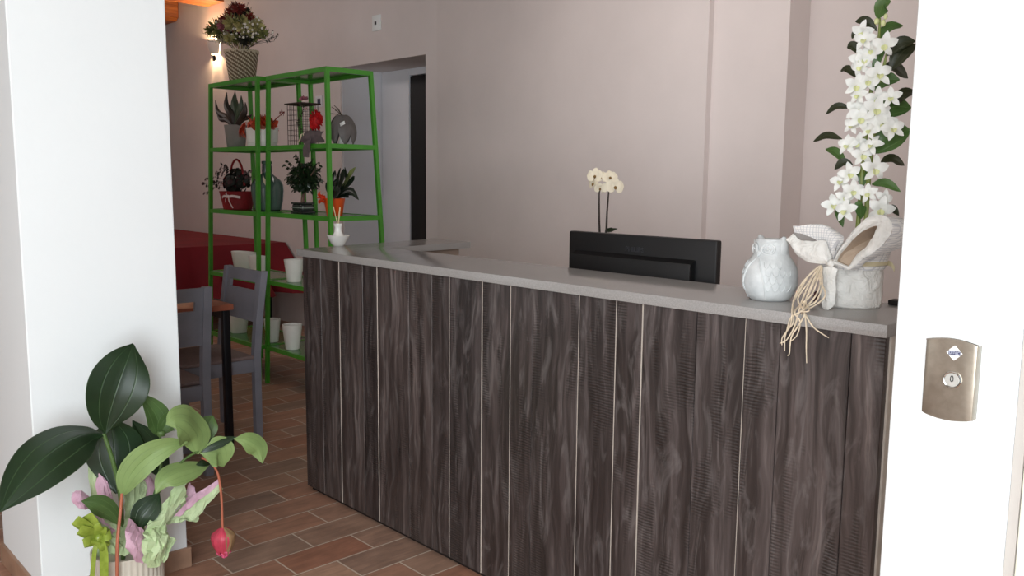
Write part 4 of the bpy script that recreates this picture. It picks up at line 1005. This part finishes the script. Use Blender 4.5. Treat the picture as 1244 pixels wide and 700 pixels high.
bm = NB(); k = W(332, 218.5, Y=c.y-15.5/s); strip(bm, [k+Vector((-2/s, 0, 2/s)), k+Vector((2/s, -.002, -1/s))], 4/s, (.3, 0, 1), 4); obj('paper_tag', bm, m_emblem, vs_)
# wire cage
c = at_level(368.5, 174.5, Z1, .985); s = scl(c)
m_wire = simple('rusty_dark_wire', '#3a2a24', .6, .4)
cg = thing('wire_cage', 'small square dark wire cage lantern with a flat lid and pink flowers on top', 'lantern', c)
hw, hh = 15.0/s, 49/s; hd = 12/s
bm = NB()
for i in range(7):
    a = -1+2*i/6; rr = .0022 if i in (0, 6) else .0011
    for y in (-hd, hd): tube(bm, [c+Vector((a*hw, y, 0)), c+Vector((a*hw, y, hh))], rr, 5)
    if 0 < i < 6:
        for x in (-hw, hw): tube(bm, [c+Vector((x, a*hd, 0)), c+Vector((x, a*hd, hh))], .0011, 5)
for k in range(9):
    z = .003+(hh-.003)*k/8; q = [c+Vector((x, y, z)) for x, y in ((-hw, -hd), (hw, -hd), (hw, hd), (-hw, hd), (-hw, -hd))]
    for a, b in zip(q, q[1:]): tube(bm, [a, b], .0020 if k in (0, 8) else .0011, 5)
obj('wire_frame', bm, m_wire, cg)
bm = NB(); box(bm, c.x-hw-.018, c.x+hw+.018, c.y-hd-.014, c.y+hd+.014, c.z+hh+.002, c.z+hh+.010, .002); obj('lid', bm, m_wire, cg)
rn = random.Random(4); bm = NB()
for p0, n_, r in (((369, 121), 26, 6), ((372, 133), 10, 3.5)):
    q0 = W(*p0, Y=c.y-(0 if n_ > 20 else hd+.012))
    for i in range(n_):
        d = Vector((rn.gauss(0, 1), rn.gauss(0, 1), abs(rn.gauss(0, .7)))).normalized(); leaf(bm, [q0, q0+d*r*.6/s, q0+d*r/s], r*.6/s, d.orthogonal()+Vector((0, 0, 1)), .3, 5, 2)
obj('pink_flowers', bm, FC['p'], cg)
bm = NB()
for k in range(80):
    t = k/79; p = W(366+3*math.sin(t*7), 126+46*t*.75, Y=c.y-hd-.012)+Vector((rn.uniform(-1, 1)*.012, rn.uniform(-.006, .004), 0)); d = Vector((rn.uniform(-1, 1), -.4, rn.uniform(-1, 1))).normalized(); leaf(bm, [p, p+d*.008, p+d*.014], .008, (0, -1, .2), .2, 4, 2)
obj('dried_garland', bm, FC['d'], cg)
# red flower with grey ribbon
c = W(384, 147, Y=.875); s = scl(c); c0 = Vector((c.x, .905, Z1))
rf = thing('red_flower', 'big red fabric flower on a grey gauze ribbon hanging over the shelf edge', 'flower', c0)
bm = NB(); rn = random.Random(6)
for i in range(90):
    d = Vector((rn.gauss(0, 1), rn.gauss(0, 1)-.4, rn.gauss(0, 1))).normalized(); p = c+Vector((d.x*8, d.y*6, d.z*12))*(1/s)
    t_ = d.orthogonal().normalized(); leaf(bm, [c+(p-c)*.55, p, p+d*2.2/s], 6/s, t_, .3, 5, 3)
ball(bm, c, 7/s, 2, .2, 9, (1, .8, 1.25))
obj('petals', bm, simple('red_fabric', '#b80f12', .7, var=.25, scale=40), rf)
m_gauze = simple('grey_gauze', '#5d5152', .8, var=.2, scale=30)
bm = NB()
sheet(bm, [W(366, 168, Y=.885), W(372, 160, Y=.87), W(380, 158, Y=.862), W(393, 160, Y=.875)], [W(370, 174, Y=.862), W(377, 174, Y=.858), W(385, 174, Y=.872), W(395, 172, Y=.89)], 14, 8, .008, 35, bulge=.02, bdir=(0, -1, .2))
sheet(bm, [W(369, 163, Y=.865), W(370, 172, Y=.848), W(368, 182, Y=.845), W(368.5, 191, Y=.845)], [W(378, 160, Y=.86), W(378, 172, Y=.846), W(376, 182, Y=.843), W(376, 191, Y=.843)], 14, 5, .004, 30)
obj('ribbon', bm, m_gauze, rf)
bm = NB(); strip(bm, [W(366, 163, Y=.86), W(365, 168, Y=.852), W(362, 173.5, Y=.85)], 4/s, (1, 0, .3), 6); strip(bm, [W(368, 162, Y=.86), W(369, 166, Y=.85)], 2/s, (1, 0, .3), 5); obj('ribbon_tail', bm, m_satin, rf)
# grey bell flower
c = at_level(416, 175, Z1, 1.03); s = scl(c)
gb = thing('bell_ornament', 'grey bell-shaped ornament of drooping gauze petals with a white tag', 'ornament', c)
for k in range(7):
    th = 2*PI*k/7+.45; u = Vector((math.cos(th), math.sin(th)*.85, 0)); bm = NB()
    leaf(bm, [c+Vector((0, 0, 36/s))+u*1/s, c+u*9/s+Vector((0, 0, 35/s)), c+u*16.5/s+Vector((0, 0, 24/s)), c+u*18.5/s+Vector((0, 0, 11/s)), c+u*16/s+Vector((0, 0, .4/s))], 15.5/s, u+Vector((0, 0, .3)), -.25, 14, 6, peak=.55)
    obj('petal', bm, simple('grey_organza', '#625d5b', .6, var=.15, scale=25) if k == 0 else bpy.data.materials['grey_organza'], gb)
bm = NB(); lathe(bm, [(0, 0), (5/s, 0), (6/s, .003), (3/s, 8/s), (2.5/s, 30/s), (0, 31/s)], c, 16); obj('glass_core', bm, m_ceram, gb)
bm = NB(); t0 = c+Vector((0, 0, 35/s))
for q in ((403, 130), (406, 128), (410, 131), (411, 138), (399, 138), (407, 134)): tube(bm, [t0, t0.lerp(W(*q, Y=1.0), .6)+Vector((0, 0, .004)), W(*q, Y=1.0)], .002, 5, 6)
obj('twig', bm, FC['d'], gb)
bm = NB(); k = W(416, 150.5, Y=c.y-16.5/s); strip(bm, [k+Vector((-5/s, 0, -1/s)), k+Vector((0, -.004, 0)), k+Vector((5/s, .0, 1.5/s))], 4/s, (-.3, -.1, 1), 6); obj('paper_tag', bm, m_emblem, gb)
# bonsai
c = at_level(368, 257.5, Z2, 1.0); s = scl(c)
m_bons = simple('dark_bonsai_glaze', '#2b302d', .25, var=.1)
bo = thing('potted_bonsai', 'round-crowned little tree in a dark rectangular bonsai pot on the right green shelf unit', 'plant', c)
bm = NB(); box(bm, c.x-14/s, c.x+14/s, c.y-9/s, c.y+9/s, c.z+.0005, c.z+2.5/s, .003); obj('tray', bm, m_bons, bo)
bm = NB(); box(bm, c.x-12.5/s, c.x+12.5/s, c.y-8/s, c.y+8/s, c.z+2.6/s, c.z+11/s, 2/s, seg=4); box(bm, c.x-13.2/s, c.x+13.2/s, c.y-8.5/s, c.y+8.5/s, c.z+11/s, c.z+13.2/s, .5/s); obj('pot', bm, m_bons, bo)
bm = NB(); box(bm, c.x-12.9/s, c.x+12.9/s, c.y-8.3/s, c.y+8.3/s, c.z+6.3/s, c.z+7.4/s, .3/s); obj('glaze_line', bm, simple('pale_glaze_line', '#8d958c', .25), bo)
bm = NB(); F0 = W(370, 213, Y=1.0); tube(bm, [c+Vector((0, 0, 12.5/s)), c+Vector((1/s, 0, 20/s)), W(371, 228, Y=1.0), F0], [2.6/s, 2.0/s, 1.8/s, 1/s], 10, 14)
for q in ((358, 208), (383, 205), (366, 198), (378, 220)): tube(bm, [W(371, 226, Y=1.0), W((q[0]+371)/2, (q[1]+224)/2, Y=.99), W(*q, Y=.99)], [1.2/s, .8/s, .4/s], 6, 8)
obj('trunk', bm, simple('bonsai_bark', '#6b5345', .8, var=.2, scale=60), bo)
m_fic = leafmat('ficus_leaf', '#1b2a17', '#33452a', .35, 1, .35, 30)
rn = random.Random(33); bm = NB()
for i in range(420):
    d = Vector((rn.gauss(0, 1), rn.gauss(0, 1), rn.gauss(0, 1))).normalized(); q = rn.uniform(.3, 1.0)**.6; p = F0+Vector((d.x*22, d.y*17, d.z*17-abs(d.x)*3))*(q/s)
    t_ = (Vector((d.x, d.y, d.z*.3-.7))+Vector((rn.uniform(-.5, .5), rn.uniform(-.5, .5), 0))).normalized(); leaf(bm, [p, p+t_*3.5/s, p+t_*7/s], 4/s, d+Vector((0, 0, .5)), .2, 4, 2)
for e0 in ((346, 201), (350, 196), (359, 187), (362, 190), (380, 193), (387, 197), (348, 216), (392, 203), (352, 224), (380, 232), (393, 219), (357, 231)):
    e_ = W(*e0, Y=.99); tube(bm, [F0, F0.lerp(e_, .5), e_], .0012, 4)
    for k in range(7):
        p = F0.lerp(e_, .6+.4*k/6); t_ = Vector((rn.uniform(-1, 1), -.2, rn.uniform(-1, .4))).normalized(); leaf(bm, [p, p+t_*3/s, p+t_*5.5/s], 3/s, (0, -1, .5), .2, 4, 2)
obj('crown', bm, m_fic, bo)
# orange pot, lily
m_orange = simple('orange_pot_glaze', '#e0561c', .35, var=.05)
c = at_level(406.5, 262, Z2, .985); s = scl(c)
ol = thing('orange_potted_lily', 'dark-leaved peace lily in a bright orange pot behind the diffuser', 'plant', c)
bm = NB(); pot(bm, c, 9.5/s, 13/s, 21/s); obj('pot', bm, m_orange, ol)
P0 = c+Vector((0, 0, 19/s)); rn = random.Random(9)
m_lily = leafmat('peace_lily_leaf', '#17231a', '#2c3d2a', .3, 1, .3, 30); m_lilyg = leafmat('peace_lily_yellowing', '#66703f', '#7d8752', .4, 1, .3, 30)
for i, q in enumerate((((405, 225), (407, 207), 9), ((411, 222), (414, 204), 9), ((416, 218), (417.5, 205), 7), ((422, 225), (419, 203), 6), ((425, 222), (429, 214), 8), ((424, 215), (432, 203), 6), ((424, 234), (432, 237), 7), ((424, 231), (436, 243), 6), ((402, 232), (396, 222), 8), ((408, 230), (412, 214), 10), ((404, 236), (398, 234), 8), ((415, 232), (420, 222), 9), ((410, 234), (409, 220), 10), ((420, 236), (430, 229), 6), ((418, 237), (424, 240), 6))):
    bm = NB(); leaf(bm, [P0+Vector((rn.uniform(-4, 4)/s, rn.uniform(-4, 4)/s, 0)), W(*q[0], Y=.985+rn.uniform(-.03, .02)), W(*q[1], Y=.985+rn.uniform(-.05, .03))], q[2]*1.2/s, (.3, -1, .4), .3, 10, 4, peak=.58); obj('leaf', bm, m_lilyg if i == 5 else m_lily, ol)
bm = NB(); kb = W(391.5, 240, Y=c.y-12/s-.01)
for e0, w_ in (((388, 233), 6), ((395, 234), 6), ((389, 247), 6), ((394, 246), 5), ((386, 240), 5)):
    e_ = W(*e0, Y=kb.y-.004); strip(bm, [kb, kb.lerp(e_, .5)+Vector((0, -.014, 0)), e_], w_/s, (1, 0, .4), 8, .002)
ball(bm, kb, 3/s, 2, .3); strip(bm, [kb, kb+Vector((.03, .004, 0)), Vector((c.x, c.y-12.8/s, c.z+12/s))], 4/s, (0, 0, 1), 8); obj('bow', bm, simple('red_orange_ribbon', '#d63a12', .5), ol)
# white pots on the lower shelves
c = at_level(297, 329, Z3, .995); s = scl(c); 
bm = NB(); pot(bm, c, 20/s, 26/s, 23/s, 0, 48, .008, 1.0, .42); tag(obj('planter', bm, m_potw), 'widest white oval planter on the left green shelf unit behind the chair back', 'pot', 'white pots on the lower shelves')
c = at_level(314.5, 334, Z3, .895); c.z = Z3+.0036; s = scl(c)
bm = NB(); pot(bm, c, 17/s, 22/s, 25/s, 0, 48, .008, 1.0, .36); tag(obj('planter', bm, m_potw), 'smaller white oval planter overlapping the widest one, behind the green posts', 'pot', 'white pots on the lower shelves')
c = at_level(357.5, 341, Z3, .95); s = scl(c)
bm = NB(); pot(bm, c, 8.6/s, 11.8/s, 27/s); tag(obj('flower_pot', bm, m_potw), 'tall white flower pot next to the counter corner on the second lowest green shelf', 'pot', 'white pots on the lower shelves')
for px, py, rb_, rt_, h_, Y, lb, un in ((290, 402, 9.5, 13, 27, .93, 'wide-mouthed white flower pot seen below the chair back on the lowest shelf', 0), (331, 409, 7, 10, 28, .93, 'narrow white flower pot beside the thick green post on the lowest shelf', 1), (355.5, 419, 8.5, 12, 30, .92, 'white flower pot at the counter edge on the lowest shelf', 1)):
    c = at_level(px, py, Z4, Y); c.z += .0036 if px == 331 else 0; s = scl(c); bm = NB(); pot(bm, c, rb_/s, rt_/s, h_/s); tag(obj('flower_pot', bm, m_potw), lb, 'pot', 'white pots on the lower shelves')

# ------------------------------------------------------------------ on the back wall
p = W(458.2, 28, Y=YW)
sk = thing('wall_socket', 'white square outlet plate high on the wall above the doorway', 'socket', (p.x, YW, p.z))
bm = NB(); box(bm, p.x-.058, p.x+.058, YW-.010, YW-.0005, p.z-.062, p.z+.062, .003); obj('plate', bm, m_white, sk)
bm = NB(); box(bm, p.x-.022, p.x+.004, YW-.0125, YW-.0102, p.z-.014, p.z+.012, .001); obj('insert', bm, m_black, sk)
p = W(388.5, 124, Y=YW)
bm = NB(); box(bm, p.x-.06, p.x+.05, YW-.010, YW-.0005, p.z-.045, p.z+.055, .003)
lsw = thing('light_switch', 'small white switch plate with dark rocker on the wall behind the cage', 'switch', (p.x, YW, p.z)); obj('plate', bm, m_recess, lsw)
bm = NB(); box(bm, p.x-.022, p.x+.028, YW-.0125, YW-.0102, p.z-.028, p.z+.028, .001); obj('rocker', bm, m_navy, lsw)
m_bulb = bpy.data.materials.new('warm_bulb'); m_bulb.use_nodes = True
nt = m_bulb.node_tree.nodes['Principled BSDF']; nt.inputs['Emission Color'].default_value = (1, .82, .6, 1); nt.inputs['Emission Strength'].default_value = 25
SCON = 24.0
def sconce(loc, label, power=1.0):
    x, y, z = loc
    t = thing('wall_sconce', label, 'lamp', loc, 0, 'wall lamps on the back wall')
    bm = NB(); R = .10
    lay = []
    for th in (0, .006):        # half-bowl shade, open above and below, with an outer and an inner skin
        lay.append([])
        for i in range(9):
            zz = .06-.14*i/8; rr = R*(1.0-.42*(i/8)**1.5)-th
            lay[-1].append([bm.verts.new((x+rr*math.cos(PI+PI*k/20), y+rr*.95*math.sin(PI+PI*k/20)-.004, z+zz)) for k in range(21)])
    A_, B_ = lay
    for i in range(8):
        for k in range(20):
            bm.faces.new((A_[i][k], A_[i+1][k], A_[i+1][k+1], A_[i][k+1])); bm.faces.new((B_[i][k], B_[i][k+1], B_[i+1][k+1], B_[i+1][k]))
        for k in (0, 20): bm.faces.new((A_[i][k], A_[i+1][k], B_[i+1][k], B_[i][k]))
    for k in range(20):
        for i in (0, 8): bm.faces.new((A_[i][k], A_[i][k+1], B_[i][k+1], B_[i][k]))
    obj('shade', bm, m_potw, t)
    bm = NB(); box(bm, x-.03, x+.03, y-.02, y-.001, z-.05, z+.03, .003); obj('back_plate', bm, m_chrome, t)
    bm = NB(); ball(bm, (x, y-.045, z-.02), .018, 2, 0, 1, (1, 1, 1.3)); tube(bm, [(x, y-.045, z-.0), (x, y-.035, z), (x, y-.02, z)], .008, 8); obj('bulb', bm, m_bulb, t)
    bm = NB(); tube(bm, [(x+.035, y-.05, z-.06), (x+.05, y-.05, z-.10)], .0015, 5); box(bm, x+.02, x+.075, y-.058, y-.042, z-.155, z-.095, .003); tube(bm, [(x+.05, y-.05, z-.155), (x+.055, y-.05, z-.2)], .0015, 5); obj('pull_switch', bm, m_black, t)
    for dz, e_ in ((.035, SCON), (-.060, SCON*.45)):
        l = bpy.data.lights.new('sconce_light', 'POINT'); l.energy = e_*power; l.color = (1, .66, .36); l.shadow_soft_size = .008
        o = bpy.data.objects.new('sconce_light', l); COL.objects.link(o); o.location = (0, -.035, dz); o.parent = t
    return t
p = W(263, 57, Y=YW)
s1 = sconce((p.x, YW, p.z), 'pale half-bowl wall lamp glowing behind the flower basket')
p = W(822, -62, Y=YW)
s2 = sconce((p.x, YW, p.z), 'pale half-bowl wall lamp on the back wall above the monitor', .14)
